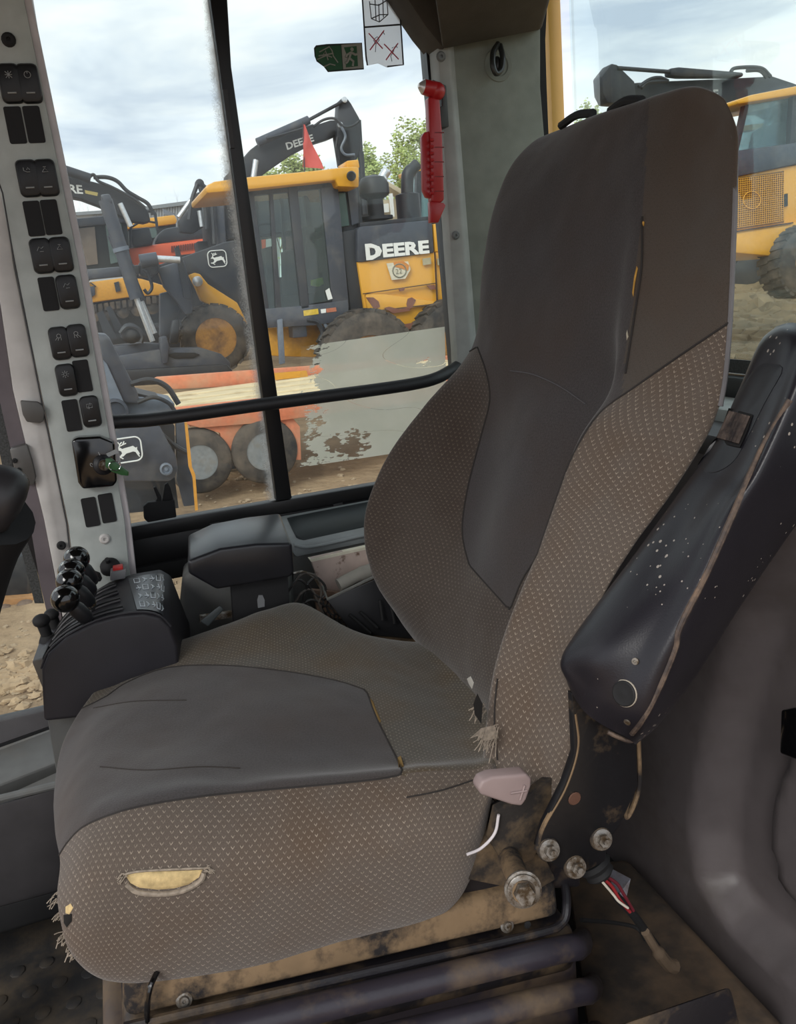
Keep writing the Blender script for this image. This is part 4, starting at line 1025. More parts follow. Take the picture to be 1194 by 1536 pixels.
# worn folder, document tray, net pocket, cables
fo = obj('worn_folder', prism(AL([(466, 838), (560, 818), (640, 800), (640, 890), (500, 888), (480, 880)], 1.40), (0, .012, 0)), M('pinkish_card', (196, 176, 166), .7, dirt=(120, 96, 82), amt=.40, dscale=30, soft=.04), None, .001)
tag(fo, 'scuffed pinkish card folder leaning in the tray behind the seat', 'folder')
ed = obj('pale_edge', prism(AL([(464, 839), (560, 818), (640, 800), (640, 804), (560, 822), (467, 843)], 1.399), (0, .013, 0)), M('paper_edge', (226, 220, 200), .7), fo)
trk = thing('document_tray', 'black open tray holding the worn folder beside the side console', 'tray', A(560, 930, 1.33))
obj('tray_front', hexa([A(490, 900, 1.31), A(620, 845, 1.31), A(640, 960, 1.30), A(530, 950, 1.30), A(490, 900, 1.32), A(620, 845, 1.32), A(640, 960, 1.31), A(530, 950, 1.31)]), black, trk, .002)
obj('tray_rim', tube([A(484, 880, 1.36), A(491, 899, 1.31), A(555, 868, 1.31), A(625, 840, 1.31)], .0028, 6), M('rim_grey', (110, 110, 106), .5), trk)
obj('tray_floor', hexa([A(500, 955, 1.30), A(660, 975, 1.28), A(660, 1010, 1.28), A(500, 980, 1.30), A(480, 890, 1.47), A(660, 900, 1.47), A(660, 930, 1.47), A(480, 930, 1.47)]), dusty, trk)
obj('rolled_sheet', tube([A(508, 878, 1.355), A(540, 862, 1.36), A(590, 848, 1.37)], [.012, .014, .012], 12, 14), M('folded_paper', (150, 146, 138), .7), trk, label='grey rolled paper in the tray')
for k, (a, b) in enumerate((((524, 922), (556, 950)), ((540, 918), (566, 942)), ((570, 900), (574, 930)), ((586, 905), (592, 935)))):
    obj('tray_rib', tube([A(*a, 1.298), A(*b, 1.292)], .003, 6), blackm, trk)
net = thing('net_pocket', 'black mesh net pocket hanging between armrest and tray', 'net', A(500, 925, 1.34))
g = G()
def NP(u, v): return A(482+34*u+10*v, 898+42*v+6*u, 1.345-.02*math.sin(u*3.1))
for i in range(6):
    g.join(tube([NP(i/5+.07*math.sin(v*1.6+i), v/8) for v in range(9)], .0016, 5))
for j in range(5):
    g.join(tube([NP(u/8, j/4+.05*math.sin(u*2.2+j)) for u in range(9)], .0016, 5))
ob = obj('mesh_cord', g, blackm, net); ob['kind'] = 'stuff'
obj('backing_panel', PX([(470, 885), (520, 890), (545, 945), (500, 950), (478, 930)], 1.37, .01), M('tan_back', (128, 104, 88), .8), net)
cb = thing('cable_bundle', 'tangled thin dusty cables behind the far armrest', 'cable', A(460, 890, 1.36))
wire = M('dusty_wire', (84, 78, 72), .6); wire2 = M('dark_wire', (38, 36, 36), .5)
for q, m in (([(438, 880), (452, 862), (470, 862), (478, 872), (482, 890), (478, 905)], wire), ([(430, 890), (446, 870), (460, 880), (456, 900), (470, 915)], wire2), ([(440, 860), (456, 858), (472, 868), (480, 880)], steel), ([(462, 875), (474, 866), (488, 880), (484, 896), (470, 890), (462, 876)], wire2), ([(442, 905), (452, 890), (466, 884), (476, 900), (486, 924)], wire), ([(440, 920), (456, 905), (470, 900), (490, 910)], wire2)):
    obj('cable', tube(AL(q, 1.34), .0022, 7, 30), m, cb)
# ------------------------------------------------------------------ grab rail across the side window
rail = thing('grab_rail', 'black padded grab rail running across the side window', 'rail', A(420, 640, 1.5))
obj('bar', tube([A(150, 634, 1.50), A(190, 632, 1.50), A(240, 628, 1.50), A(400, 606, 1.50), A(560, 585, 1.50), A(625, 575, 1.50), A(655, 567, 1.505), A(676, 556, 1.53), A(692, 546, 1.57)], [.0118]*2, 16, 60), M('rail_rubber', (34, 34, 36), .5, bump=.2, bscale=400), rail)
obj('end_bracket', PX([(150, 620), (166, 620), (168, 646), (152, 648)], 1.49, .06), blackm, rail, .002)
# window latch
la = thing('window_latch', 'black two pronged catch at the bottom of the side window', 'latch', A(240, 782, 1.57))
obj('latch_plate', PX([(215, 760), (222, 754), (262, 750), (265, 776), (222, 784), (216, 778)], 1.565, .014), blackm, la, .002)
obj('prong', PX([(243, 756), (247, 727), (252, 724), (256, 732), (262, 756)], 1.57, .008), blackm, la, .001)
obj('prong', PX([(228, 760), (236, 748), (230, 732), (234, 730), (242, 745), (244, 758)], 1.57, .008), blackm, la, .001)
# emergency hammer
hm = thing('emergency_hammer', 'red escape hammer clipped beside the window on the rear trim', 'hammer', A(652, 340, 1.52))
red = M('hammer_red', (172, 30, 34), .38, coat=.2, var=.05)
obj('hammer_head', cyl(A(634, 130, 1.50), A(655, 136, 1.50), .0125, .0145, 20), red, hm, .002)
obj('steel_tip', lathe(A(634, 130, 1.50), A(634, 130, 1.50)-A(655, 136, 1.50), [(.0125, -.001), (.009, .003), (.004, .008)], 16), M('tip_white', (215, 210, 206), .3, .6), hm)
obj('head_ball', ball(A(655, 137, 1.50), .0155, 18, 12), red, hm)
obj('handle', PX([(643, 145), (660, 145), (664, 200), (667, 300), (660, 305), (648, 303), (646, 220)], 1.495, .022), red, hm, .004, 3)
obj('guard_loop', PX([(637, 198), (646, 196), (647, 290), (656, 294), (656, 300), (640, 296), (635, 285), (633, 205)], 1.50, .012), red, hm, .002)
for k in range(9): obj('grip_ridge', cyl(A(645, 210+k*10, 1.492), A(650, 210+k*10, 1.492), .0028, None, 8), red, hm)
for k in range(5): obj('grip_groove', PX([(652, 198+k*22), (666, 198+k*22), (666, 199.5+k*22), (652, 199.5+k*22)], 1.4945, .002), M('deep_red', (120, 16, 20), .5), hm)
obj('end_blade', PX([(645, 302), (666, 304), (669, 308), (658, 334), (646, 334)], 1.495, .014), red, hm, .002)
obj('holder_clip', PX([(646, 122), (650, 119), (670, 128), (674, 190), (662, 192), (656, 182), (655, 162), (664, 158), (664, 140)], 1.50, .03), M('clip_grey', (62, 66, 66), .5), hm, .002)
# coat hook
hk = thing('coat_hook', 'dark oval coat hook in a round recess high on the rear trim', 'hook', A(747, 115, 1.54))
obj('base_ring', lathe(A(747, 98, 1.556), (0, -1, 0), [(.030, 0), (.028, .003), (.020, .003), (.018, .0005)], 26), trimg, hk)
obj('hook_loop', tube([A(747, 66, 1.54), A(740, 78, 1.525), A(739, 96, 1.515), A(744, 110, 1.515), A(752, 104, 1.52), A(754, 86, 1.525), A(750, 68, 1.54)], .0052, 10, 36), M('hook_dark', (44, 46, 44), .35), hk)
obj('hook_pad', ball(A(746, 98, 1.535), .012, 14, 10, (.7, .7, 1.3)), MC['hook_dark'], hk)
# stickers
st = thing('exit_sticker', 'green torn emergency exit sticker with running figure on the window', 'sticker', A(508, 105, 1.598))
gp = M('sign_green', (30, 84, 52), .5, dirt=(60, 84, 70), amt=.34, dscale=60); wp = M('sign_pale', (150, 152, 146), .6)
obj('sheet', PX([(471, 72), (474, 68), (490, 66), (543, 64), (546, 104), (492, 108), (486, 100), (475, 92), (472, 84)], 1.5985, .001), M('sign_edge', (30, 36, 34), .5), st)
obj('green_field', PX([(473, 73), (478, 70), (511, 68), (514, 104), (493, 106), (484, 97), (474, 88)], 1.597, .001), gp, st)
obj('pale_field', PX([(512, 67), (542, 65), (545, 102), (515, 104)], 1.597, .001), wp, st)
obj('green_door', PX([(516, 71), (535, 69), (537, 99), (519, 101), (519, 94), (524, 91)], 1.596, .001), gp, st)
def strokes(name, ls, Y, r, m, parent):
    g = G()
    for l in ls: g.join(tube(AL(l, Y), r, 5))
    return obj(name, g, m, parent)
strokes('running_figure', [[(527, 78), (524, 87)], [(524, 87), (530, 92), (529, 99)], [(524, 87), (521, 93), (518, 95)], [(527, 79), (533, 82), (536, 81)], [(526, 79), (521, 82), (519, 86)]], 1.5955, .0022, wp, st)
obj('figure_head', lathe(A(528, 74, 1.5955), (0, -1, 0), [(.0032, 0), (.0032, .0004)], 12), wp, st)
strokes('broken_window_mark', [[(476, 89), (490, 83), (498, 86)], [(479, 78), (494, 70), (498, 76), (500, 84), (507, 94)], [(484, 84), (488, 76), (492, 90)], [(486, 100), (495, 96), (503, 98)], [(478, 84), (500, 80)]], 1.5955, .0011, wp, st)
s2 = thing('safety_sticker', 'white bordered safety sticker with two red crossed out figures at the top of the window', 'sticker', A(574, 100, 1.598))
obj('sheet', PX([(541, -40), (596, -42), (606, 98), (580, 101), (567, 95), (552, 98), (548, 90)], 1.5985, .001), ragged('clear_white', (240, 242, 246), lambda nt, u, v, nz: (math_node(nt, 'ADD', 0.62, 0.0), None), .95), s2)
bd = M('sticker_black', (30, 30, 34), .5)
strokes('border', [[(541, -40), (549, 84), (551, 98)], [(596, -42), (605, 97), (581, 100)], [(546, 41), (600, 37)]], 1.5975, .0015, bd, s2)
strokes('cage_drawing', [[(554, 2), (557, 28), (569, 33), (582, 22), (580, -4), (568, -6)], [(568, 6), (569, 33)], [(554, 6), (568, 8), (581, 0)], [(557, 28), (570, 22), (582, 22)], [(562, -8), (564, 30)], [(574, -6), (575, 26)]], 1.5975, .0010, M('drawing_grey', (90, 92, 98), .5), s2)
rx = M('cross_red', (196, 84, 104), .5)
strokes('red_cross', [[(553, 50), (574, 73)], [(576, 46), (555, 75)]], 1.5965, .0012, rx, s2); strokes('red_cross', [[(576, 66), (598, 89)], [(597, 65), (579, 90)]], 1.5965, .0012, rx, s2)
strokes('figure', [[(562, 58), (566, 55), (569, 60), (564, 66), (563, 78)], [(564, 66), (560, 60)], [(588, 72), (592, 70), (590, 78), (586, 84), (588, 92)], [(574, 47), (577, 52)], [(594, 67), (596, 72)]], 1.597, .0007, MC['drawing_grey'], s2)
# ------------------------------------------------------------------ steering column end at the left edge
swt = thing('steering_tilt_grip', 'dark rounded steering column end entering at the left edge', 'control', A(10, 800, .95))
rows_ = smooth([A(-160, 740, .95), A(-60, 742, .95), A(0, 748, .95), A(24, 752, .95), A(36, 756, .95)], 24)
rad = [.034, .034, .033, .031, .026, .014]
obj('grip', tube(rows_, [.036]*12+[.036, .0355, .035, .034, .033, .0315, .030, .0275, .025, .021, .016, .008], 24), M('grip_soft', (42, 40, 42), .45), swt, sm=180)
obj('top_badge', lathe(A(14, 716, .945), (0, -.3, 1), [(.014, 0), (.012, .0015), (.001, .002)], 18), M('badge_grey', (74, 76, 82), .3), swt)
obj('column_shroud', tube([A(-10, 770, .97), A(-40, 830, 1.0), A(-70, 950, 1.05), A(-90, 1100, 1.15), V(-.42, 1.25, .02)], .045, 18, 16), blackm, swt)
# ------------------------------------------------------------------ loose wiring on the floor behind the seat
wh = thing('wiring_harness', 'cut wiring loom with red and white leads lying behind the seat bracket', 'wiring', A(960, 1400, .80))
obj('conduit', tube([A(925, 1345, .79), A(950, 1372, .79), A(970, 1400, .80), A(985, 1420, .80)], .006, 10, 24), blackm, wh)
obj('lead', tube(AL([(905, 1318), (918, 1330), (930, 1350), (945, 1368)], .76), .0022, 8, 20), M('red_lead', (150, 40, 44), .5), wh, label='red lead')
obj('lead', tube(AL([(912, 1316), (926, 1326), (936, 1342), (950, 1366)], .765), .0022, 8, 20), M('maroon_lead', (104, 34, 44), .5), wh)
obj('lead', tube(AL([(903, 1322), (920, 1342), (928, 1352), (942, 1362)], .755), .0016, 8, 20), M('white_lead', (214, 204, 188), .5), wh, label='white lead')
obj('connector', lathe(A(888, 1292, .775), A(905, 1318, .765)-A(888, 1292, .775), [(.020, 0), (.022, .006), (.018, .012), (.019, .018), (.012, .024)], 20), blackm, wh)
obj('heat_shrink', tube([A(968, 1398, .79), A(985, 1425, .79), A(1002, 1446, .79), A(1014, 1450, .79)], [.006, .009, .010, .005], 10, 20), M('tape_dusty', (104, 88, 72), .7), wh)
obj('cable', tube([A(872, 1380, .84), A(920, 1384, .86), A(955, 1392, .86), A(968, 1410, .84)], .003, 8, 24), blackm, wh)
br = obj('metal_bracket', hexa([AZ(912, 1300, .12), AZ(946, 1318, .12), AZ(940, 1345, .10), AZ(922, 1350, .10), AZ(912, 1300, .125), AZ(946, 1318, .125), AZ(940, 1345, .105), AZ(922, 1350, .105)]), M('bare_steel', (140, 138, 148), .4, .6, dirt=(110, 90, 66), amt=.4, dscale=30), None)
tag(br, 'small bent bare metal bracket beside the cut wiring', 'bracket')
hump = struct('trim_6', hexa([AZ(850, 1300, .10), AZ(940, 1290, .10), AZ(1180, 1545, .10), AZ(900, 1700, .10), AZ(850, 1300, .0), AZ(940, 1290, .0), AZ(1180, 1545, .0), AZ(900, 1700, .0)]), M('caked_floor', (52, 46, 42), .7, dirt=(98, 80, 62), amt=.46, dscale=7, bump=.5, bscale=60), .01)
br2 = obj('floor_rail', hexa([A(905, 1545, .62), A(1095, 1480, .62), A(1110, 1540, .62), A(905, 1640, .62), A(905, 1545, .70), A(1095, 1480, .70), A(1110, 1540, .70), A(905, 1640, .70)]), dirtyb, None, .006)
tag(br2, 'dusty black metal rail at the lower right corner beside the rear wall', 'rail')
# ------------------------------------------------------------------ the yard
def gz(x, y):
    b = -1.0
    if y > 9.6: b += .075*(min(y, 18)-9.6)
    if y > 18: b += .014*(min(y, 40)-18)
    if x > 6 and y > 4: b += min(.7, .08*(x-6))*min(1, (y-4)/4)*math.exp(-max(0, y-20)/60)
    b += .05*noise.noise(V(x*.5, y*.5, 0)) + .03*noise.noise(V(x*1.7, y*1.7, 3))
    return b
dirt = bpy.data.materials.new('yard_dirt'); dirt.use_nodes = True
def _dirt():
    nt = dirt.node_tree; N = nt.nodes.new; L = nt.links.new; b = nt.nodes['Principled BSDF']; b.inputs['Roughness'].default_value = .95; b.inputs['Specular IOR Level'].default_value = .1
    tc = N('ShaderNodeTexCoord'); n = N('ShaderNodeTexNoise'); n.inputs['Scale'].default_value = .8; n.inputs['Detail'].default_value = 12; n.inputs['Roughness'].default_value = .7; L(tc.outputs['Object'], n.inputs['Vector'])
    cr = N('ShaderNodeValToRGB'); e = cr.color_ramp.elements; e[0].position = .3; e[0].color = lin((112, 92, 74)); e[1].position = .7; e[1].color = lin((186, 160, 128))
    m = e.new(.5); m.color = lin((150, 126, 100)); L(n.outputs['Fac'], cr.inputs[0]); L(cr.outputs[0], b.inputs['Base Color'])
    n2 = N('ShaderNodeTexNoise'); n2.inputs['Scale'].default_value = 9; n2.inputs['Detail'].default_value = 8; L(tc.outputs['Object'], n2.inputs['Vector'])
    bp = N('ShaderNodeBump'); bp.inputs['Distance'].default_value = .05; bp.inputs['Strength'].default_value = .8; L(n2.outputs['Fac'], bp.inputs['Height']); L(bp.outputs[0], b.inputs['Normal'])
_dirt()
xs = [-140, -90, -60, -40, -28] + [-20+.5*i for i in range(100)] + [32, 36, 42, 50, 60, 80, 110, 150]
ys = [-60, -30, -15, -6, -2] + [.3*i for i in range(1, 70)] + [21+1.0*i for i in range(20)] + [45, 52, 62, 75, 95, 120, 160, 220]
rows = [[V(x, y, gz(x, y)) for x in xs] for y in ys]
gr = obj('ground', sheet(rows), dirt, None, sm=180); gr['kind'] = 'structure'
# clods and stones near the front corner, right of the window
clod = M('dry_clod', (168, 142, 112), .95, var=.2, scale=9, bump=.6, bscale=60)
clod2 = M('pale_stone', (164, 142, 116), .9, var=.15, scale=12)
def rock(c, s, m, rr):
    q = ball((0, 0, 0), 1, 9, 6); off = V(rr.uniform(0, 99), rr.uniform(0, 99), 0)
    q.v = [Vector(c)+Vector((v.x*s*1.2, v.y*s, v.z*s*.7))*(1+.8*noise.noise(v*2.1+off)) for v in q.v]
    return q
rr = random.Random(11)
heap = G()
for k in range(150):
    px = rr.uniform(-60, 95); py = rr.gauss(1016, 20); p = AZ(px, py, -1.0)
    heap.join(rock(V(p.x, p.y, gz(p.x, p.y)+.01), rr.uniform(.015, .06)*(1 if rr.random() < .7 else .5), clod, rr))
o = obj('dirt_clods', heap, clod); o['kind'] = 'stuff'; tag(o, 'low heap of dry brown dirt clods on the ground outside the quarter window', 'dirt')
heap = G()
for k in range(160):
    px = rr.uniform(200, 640); py = rr.uniform(690, 790); p = AZ(px, py, -1.0); heap.join(rock(V(p.x, p.y, gz(p.x, p.y)+.005), rr.uniform(.01, .035), clod2, rr))
for k in range(90):
    px = rr.uniform(-20, 90); py = rr.uniform(930, 1110); p = AZ(px, py, -1.0); heap.join(rock(V(p.x, p.y, gz(p.x, p.y)+.005), rr.uniform(.006, .02), clod2, rr))
o = obj('loose_stones', heap, clod2); o['kind'] = 'stuff'; tag(o, 'small pale stones scattered over the yard', 'stones')
mud = M('wet_mud', (122, 104, 78), .9, var=.35, scale=2.4, bump=.8, bscale=14)
heap = G()
for k in range(420):
    px = rr.uniform(1085, 1200); py = rr.uniform(420, 590); Y = 8+(590-py)*.055; p = A(px, py, Y)
    heap.join(rock(V(p.x, p.y, gz(p.x, p.y)), rr.uniform(.08, .38), mud, rr))
o = obj('mud_ruts', heap, mud); o['kind'] = 'stuff'; tag(o, 'churned olive brown mud behind the cab, seen through the rear window', 'mud')

yl = yel; yl2 = M('ochre_paint', (206, 146, 44), .5, dirt=(120, 84, 56), amt=.3, dscale=3)
gm = M('machine_grey', (62, 66, 76), .42, dirt=(110, 106, 100), amt=.30, dscale=3, soft=.2)
gmd = M('machine_dark', (36, 38, 44), .5, dirt=(80, 76, 70), amt=.28, dscale=3, soft=.2)
gml = M('machine_grey_light', (108, 116, 128), .45, dirt=(140, 136, 128), amt=.3, dscale=4)
org = M('orange_paint', (226, 92, 44), .45, var=.06)
orgp = M('faded_orange', (214, 124, 88), .6, dirt=(190, 150, 120), amt=.4, dscale=4, soft=.2)
tyre = M('tyre_rubber', (46, 44, 44), .85, dirt=(112, 100, 88), amt=.42, dscale=4, bump=.3, bscale=30, soft=.2)
rimw = M('pale_rim', (124, 127, 128), .5, var=.15, dirt=(120,112,100), amt=.35, dscale=6); rimy = M('ochre_rim', (168, 118, 54), .6, dirt=(96, 66, 44), amt=.45, dscale=4)
tint = glassy('machine_glass', tint=(.72, .82, .78), dust=.12, dust_rgb=(120, 132, 124), dscale=1.2, refl=1.0)
intd = M('cab_inside', (40, 44, 44), .8, var=.3, scale=2)
wl = M('bright_white', (232, 232, 228), .5, var=.02)
silver = M('silver_rod', (214, 216, 218), .3, .7)

def deer(name, c, r, u, s, m, parent):
    """leaping stag in a rounded frame, facing left; c = centre, r/u = right and up unit vectors, s = size"""
    g = G(); f = rrect(1.0, .86, .22, 5); P = [c+r*(x*s)+u*(z*s) for x, z in f]
    g.join(tube(P+[P[0]], s*.028, 5))
    fr = obj('emblem_frame', g, m, parent)
    body = [(-.36,.02),(-.30,.10),(-.22,.12),(-.16,.06),(-.06,.08),(.10,.10),(.22,.12),(.30,.04),(.36,.06),(.34,-.02),(.38,-.10),(.42,-.20),(.38,-.22),(.30,-.12),(.20,-.08),(.10,-.10),(-.04,-.12),(-.14,-.20),(-.28,-.24),(-.38,-.22),(-.36,-.18),(-.26,-.18),(-.18,-.10),(-.20,-.02),(-.26,.02)]
    n = r.cross(u)
    P = [c+r*(x*s)+u*(z*s*1.0) for x, z in body]
    obj('emblem_stag', prism(P, n*(s*.012)), m, fr)
    g = G()
    for st in ([(-.26, .10), (-.22, .22), (-.28, .32)], [(-.22, .22), (-.14, .30)], [(-.24, .16), (-.12, .20), (-.06, .32)], [(-.12, .20), (0, .24)], [(-.30, -.20), (-.16, -.30)], [(.30, -.12), (.40, -.30)]):
        g.join(tube([c+r*(x*s)+u*(z*s) for x, z in st], s*.022, 4))
    obj('emblem_antlers', g, m, fr)

def wheel(parent, px, py, Y, rt, rr_, w, rm, n=28, tread=True, hub=True):
    """tyre with lugs and a dished rim, axis across"""
    c = A(px, py, Y); k = (c-EYE).dot(CF)/FPX; rt *= k; rr_ *= k
    prof = [(.02, .20), (rr_*.98, .20), (rr_, -.0), (rr_*1.02, -.03), ((rt+rr_)/2, -w*.06), (rt*.93, -.0), (rt, w*.12), (rt*1.0, w*.5), (rt, w*.88), (rt*.93, w), ((rt+rr_)/2, w*1.03), (rr_, w)]
    t = obj('tyre', lathe(c, (0, 1, 0), prof, 44), tyre, parent, sm=50)
    if tread:
        g = G()
        for i in range(n):
            a = 2*math.pi*i/n; d = V(math.cos(a), 0, math.sin(a)); s = V(-math.sin(a), 0, math.cos(a)); ww = rt*.085
            for q, yy in ((0, 0), (.5, .5)):
                a2 = a+q*2*math.pi/n; d = V(math.cos(a2), 0, math.sin(a2)); s = V(-math.sin(a2), 0, math.cos(a2))
                b = c+V(0, w*(.04+yy*.96), 0)+d*rt*.955
                e = V(0, w*.46, 0)
                g.add([b-s*ww, b+s*ww, b+s*ww+d*rt*.08, b-s*ww+d*rt*.08, b-s*ww+e+s*ww, b+s*ww+e+s*ww, b+s*ww+e+d*rt*.08+s*ww, b-s*ww+e+d*rt*.08+s*ww], [(0, 1, 2, 3), (7, 6, 5, 4), (0, 4, 5, 1), (1, 5, 6, 2), (2, 6, 7, 3), (3, 7, 4, 0)])
        obj('tread_lugs', g, tyre, t, kind='stuff')
    rim = obj('rim', lathe(c, (0, 1, 0), [(rr_*1.04, -.02), (rr_*.95, -.022), (rr_*.88, .02), (rr_*.84, .10), (rr_*.78, .12), (rr_*.72, .07), (rr_*.50, .055), (rr_*.40, .10), (rr_*.30, .03), (rr_*.22, .0), (.001, -.005)], 36), rm, parent, sm=40)
    g = G()
    for i in range(8):
        a = 2*math.pi*i/8; g.join(cyl(c+V(math.cos(a), 0, math.sin(a))*rr_*.60+V(0, .045, 0), c+V(math.cos(a), 0, math.sin(a))*rr_*.62+V(0, .16, 0), rr_*.075, None, 8))
    obj('lug_holes', g, gmd, rim)
    return t
def part(name, pts, Y, th, m, parent, bev=0, **k): return obj(name, PX(pts, Y, th), m, parent, bev, **k)
def rod(name, a, b, r, m, parent, **k): return obj(name, cyl(A(*a), A(*b), r, k.pop('r2', None), 12), m, parent, **k)
def pxr(px, Y): return px/FPX*Y*1.05

# ---- near: dark loader arm with emblem, Y about 5
Y = 5.0
la_ = thing('loader_attachment', 'nearest dark grey loader arm with leaping deer emblem, outside the window', 'machine', V(A(220, 720, Y).x, Y+.3, gz(.7, Y)))
part('link_arm', [(134, 508), (142, 500), (158, 501), (165, 508), (206, 588), (210, 606), (186, 604), (160, 560), (138, 530)], Y, .22, gm, la_, .01)
part('link_side', [(138, 525), (160, 545), (190, 612), (196, 640), (160, 645), (150, 640)], Y-.02, .05, gml, la_, .006)
part('top_plate', [(176, 590), (196, 594), (240, 600), (262, 604), (262, 618), (244, 632), (190, 640), (170, 616)], Y+.06, .45, gml, la_, .01)
part('side_plate', [(158, 646), (200, 636), (240, 640), (264, 684), (267, 704), (262, 716), (254, 722), (178, 722), (166, 700), (160, 672)], Y-.04, .06, gm, la_, .008)
part('dark_recess', [(206, 590), (240, 598), (262, 640), (262, 690), (210, 640)], Y+.1, .4, gmd, la_)
ce = A(249, 703, Y-.06); obj('pin_boss', lathe(ce, (0, -1, 0), [(.036, 0), (.036, .02), (.026, .024), (.024, .012), (.012, .012), (.010, .02)], 24), gml, la_)
obj('pin_boss', lathe(A(173, 617, Y-.05), (0, -1, 0), [(.07, -.05), (.07, .01), (.055, .014), (.05, .0)], 24), gm, la_)
deer('emblem', A(190.5, 675, Y-.075), V(1, 0, 0), V(.045, 0, 1).normalized(), pxr(40, Y)/1.05, wl, la_)
obj('hydraulic_hose', tube([A(196, 576, Y), A(224, 570, Y), A(250, 580, Y), A(268, 606, Y)], .016, 8, 26), gmd, la_)
obj('hydraulic_hose', tube([A(206, 604, Y), A(230, 596, Y), A(252, 604, Y), A(262, 616, Y)], .012, 8, 26), gmd, la_)
for q in ([(214, 642), (232, 652), (248, 664), (256, 678)], [(222, 640), (244, 652), (262, 668), (282, 680)], [(218, 652), (238, 666), (252, 684), (262, 692)]):
    obj('hose_fitting', tube([A(x, y, Y+.02) for x, y in q], [.014, .011, .016, .010], 8, 14), silver if q[0][0] == 214 else gmd, la_)
part('guard_post', [(264, 634), (280, 634), (292, 758), (276, 760), (266, 720)], Y+.1, .06, gm, la_, .005)
part('side_plate', [(178, 722), (262, 716), (268, 762), (190, 770)], Y+.25, .06, gmd, la_)
stk = obj('marker_stake', prism(AL([(277, 634), (281, 634), (288, 700), (293, 712), (297, 765), (293, 766), (289, 716), (283, 700)], Y-.1), (0, .02, 0)), M('stake_yellow', (214, 150, 60), .5), None)
tag(stk, 'thin yellow stake standing upright beside the near loader arm', 'stake')

# ---- trailer, Y about 9.4
Y = 9.0
tr = thing('trailer', 'faded orange equipment trailer with pale timber deck and two wheels in view', 'trailer', V(A(350, 728, Y).x, Y+.8, gz(1.2, Y)))
wood = M('trailer_timber', (216, 196, 158), .8, var=.12, scale=3, dirt=(150, 124, 96), amt=.34, dscale=2)
part('top_rail', [(226, 571), (236, 566), (400, 554), (700, 532), (700, 560), (400, 577), (262, 584), (244, 580)], Y+1.9, .12, orgp, tr, .01)
part('yellow_strip', [(412, 560), (460, 556), (462, 565), (414, 570)], Y+1.7, .06, yl2, tr)
# deck planks run along the trailer, one behind another
pl_edges = [(575+5.0*k) for k in range(8)]
for k in range(7):
    y0, y1 = 579+6.0*k, 584.6+6.0*k; Yk = Y+1.75-.26*k; sl = -.085
    def dk(x, y): return A(x, y+sl*(x-250), Yk)
    a = dk(225, y1); b = dk(720, y1); zz = A(260, 617, Y+.05).z+.30+.0
    z0 = A(300, 612, Y+.15).z
    obj('deck_plank', box(((a.x+b.x)/2, Y+.22+.25*k, z0+.012*(k % 2)), (b.x-a.x, .235, .05)), wood, tr, .006)
part('side_beam', [(262, 612), (400, 597), (720, 566), (720, 590), (400, 634), (300, 642), (270, 634)], Y, .10, orgp, tr, .01)
part('fender', [(284, 640), (300, 628), (372, 620), (430, 616), (450, 640), (452, 690), (440, 690), (428, 636), (372, 632), (358, 650), (346, 690), (338, 690), (330, 650), (300, 640)], Y+.05, .12, orgp, tr, .008)
part('hanger', [(334, 650), (354, 646), (350, 690), (340, 690)], Y+.1, .2, M('rust_orange', (140, 76, 52), .7), tr)
w_ = wheel(tr, 300, 693, Y, 49, 26, .24, rimw, tread=False); wheel(tr, 398, 677, Y, 50, 28, .24, rimw, tread=False)
part('cross_member', [(300, 700), (430, 680), (430, 690), (300, 712)], Y+1.2, .1, gmd, tr)

# ---- the machine with dark hood, yellow fork and blade gear, Y about 17
Y = 16.0
mb = thing('road_grader', 'grader with deer emblem on dark hood, blade gear and one ochre rimmed wheel', 'machine', V(A(326, 558, Y).x, Y+1, gz(3, Y)))
part('hood', [(235, 398), (278, 384), (337, 363), (356, 360), (380, 366), (384, 470), (352, 474), (330, 446), (300, 412), (262, 408)], Y+.1, 1.4, gmd, mb, .03)
part('fork', [(284, 412), (292, 409), (300, 411), (312, 426), (356, 454), (372, 486), (364, 492), (350, 486), (322, 462), (302, 451), (294, 432)], Y-.15, .25, yl, mb, .02)
obj('fork_pin', lathe(A(296, 422, Y-.2), (0, -1, 0), [(.09, -.02), (.09, .06), (.03, .08)], 16), silver, mb)
wheel(mb, 324, 508, Y-.3, 50, 30, .45, rimy, 22)
deer('emblem', A(326, 388, Y+.06), V(1, 0, 0), V(.03, 0, 1).normalized(), pxr(26, Y)/1.05, wl, mb)
part('saddle_block', [(209, 392), (224, 385), (238, 388), (240, 408), (228, 416), (210, 414)], Y-.9, .6, gm, mb, .05)
part('side_beam', [(60, 408), (118, 405), (190, 399), (209, 397), (209, 412), (119, 421), (60, 425)], Y-.9, .25, gm, mb, .03)
obj('pivot_boss', lathe(A(190, 403, Y-.95), (0, -1, 0), [(.10, -.02), (.10, .04), (.05, .06)], 18), gmd, mb)
part('swing_link', [(236, 402), (262, 394), (276, 390), (282, 412), (288, 440), (289, 470), (278, 472), (262, 448), (246, 430)], Y-.6, .3, gm, mb, .03)
part('drop_arm', [(240, 440), (256, 436), (272, 446), (268, 476), (262, 500), (252, 512), (240, 505)], Y-.3, .3, gm, mb, .03)
part('damper', [(258, 480), (270, 478), (268, 516), (254, 516)], Y-.7, .15, gmd, mb, .04)
part('bracket_fin', [(262, 372), (268, 368), (284, 430), (286, 450), (276, 446)], Y-.8, .08, gmd, mb)
rod('silver_cylinder', (232, 388, Y-1), (270, 390, Y-1), .055, silver, mb)
rod('cylinder_body', (210, 392, Y-1), (236, 388, Y-1), .11, gm, mb)
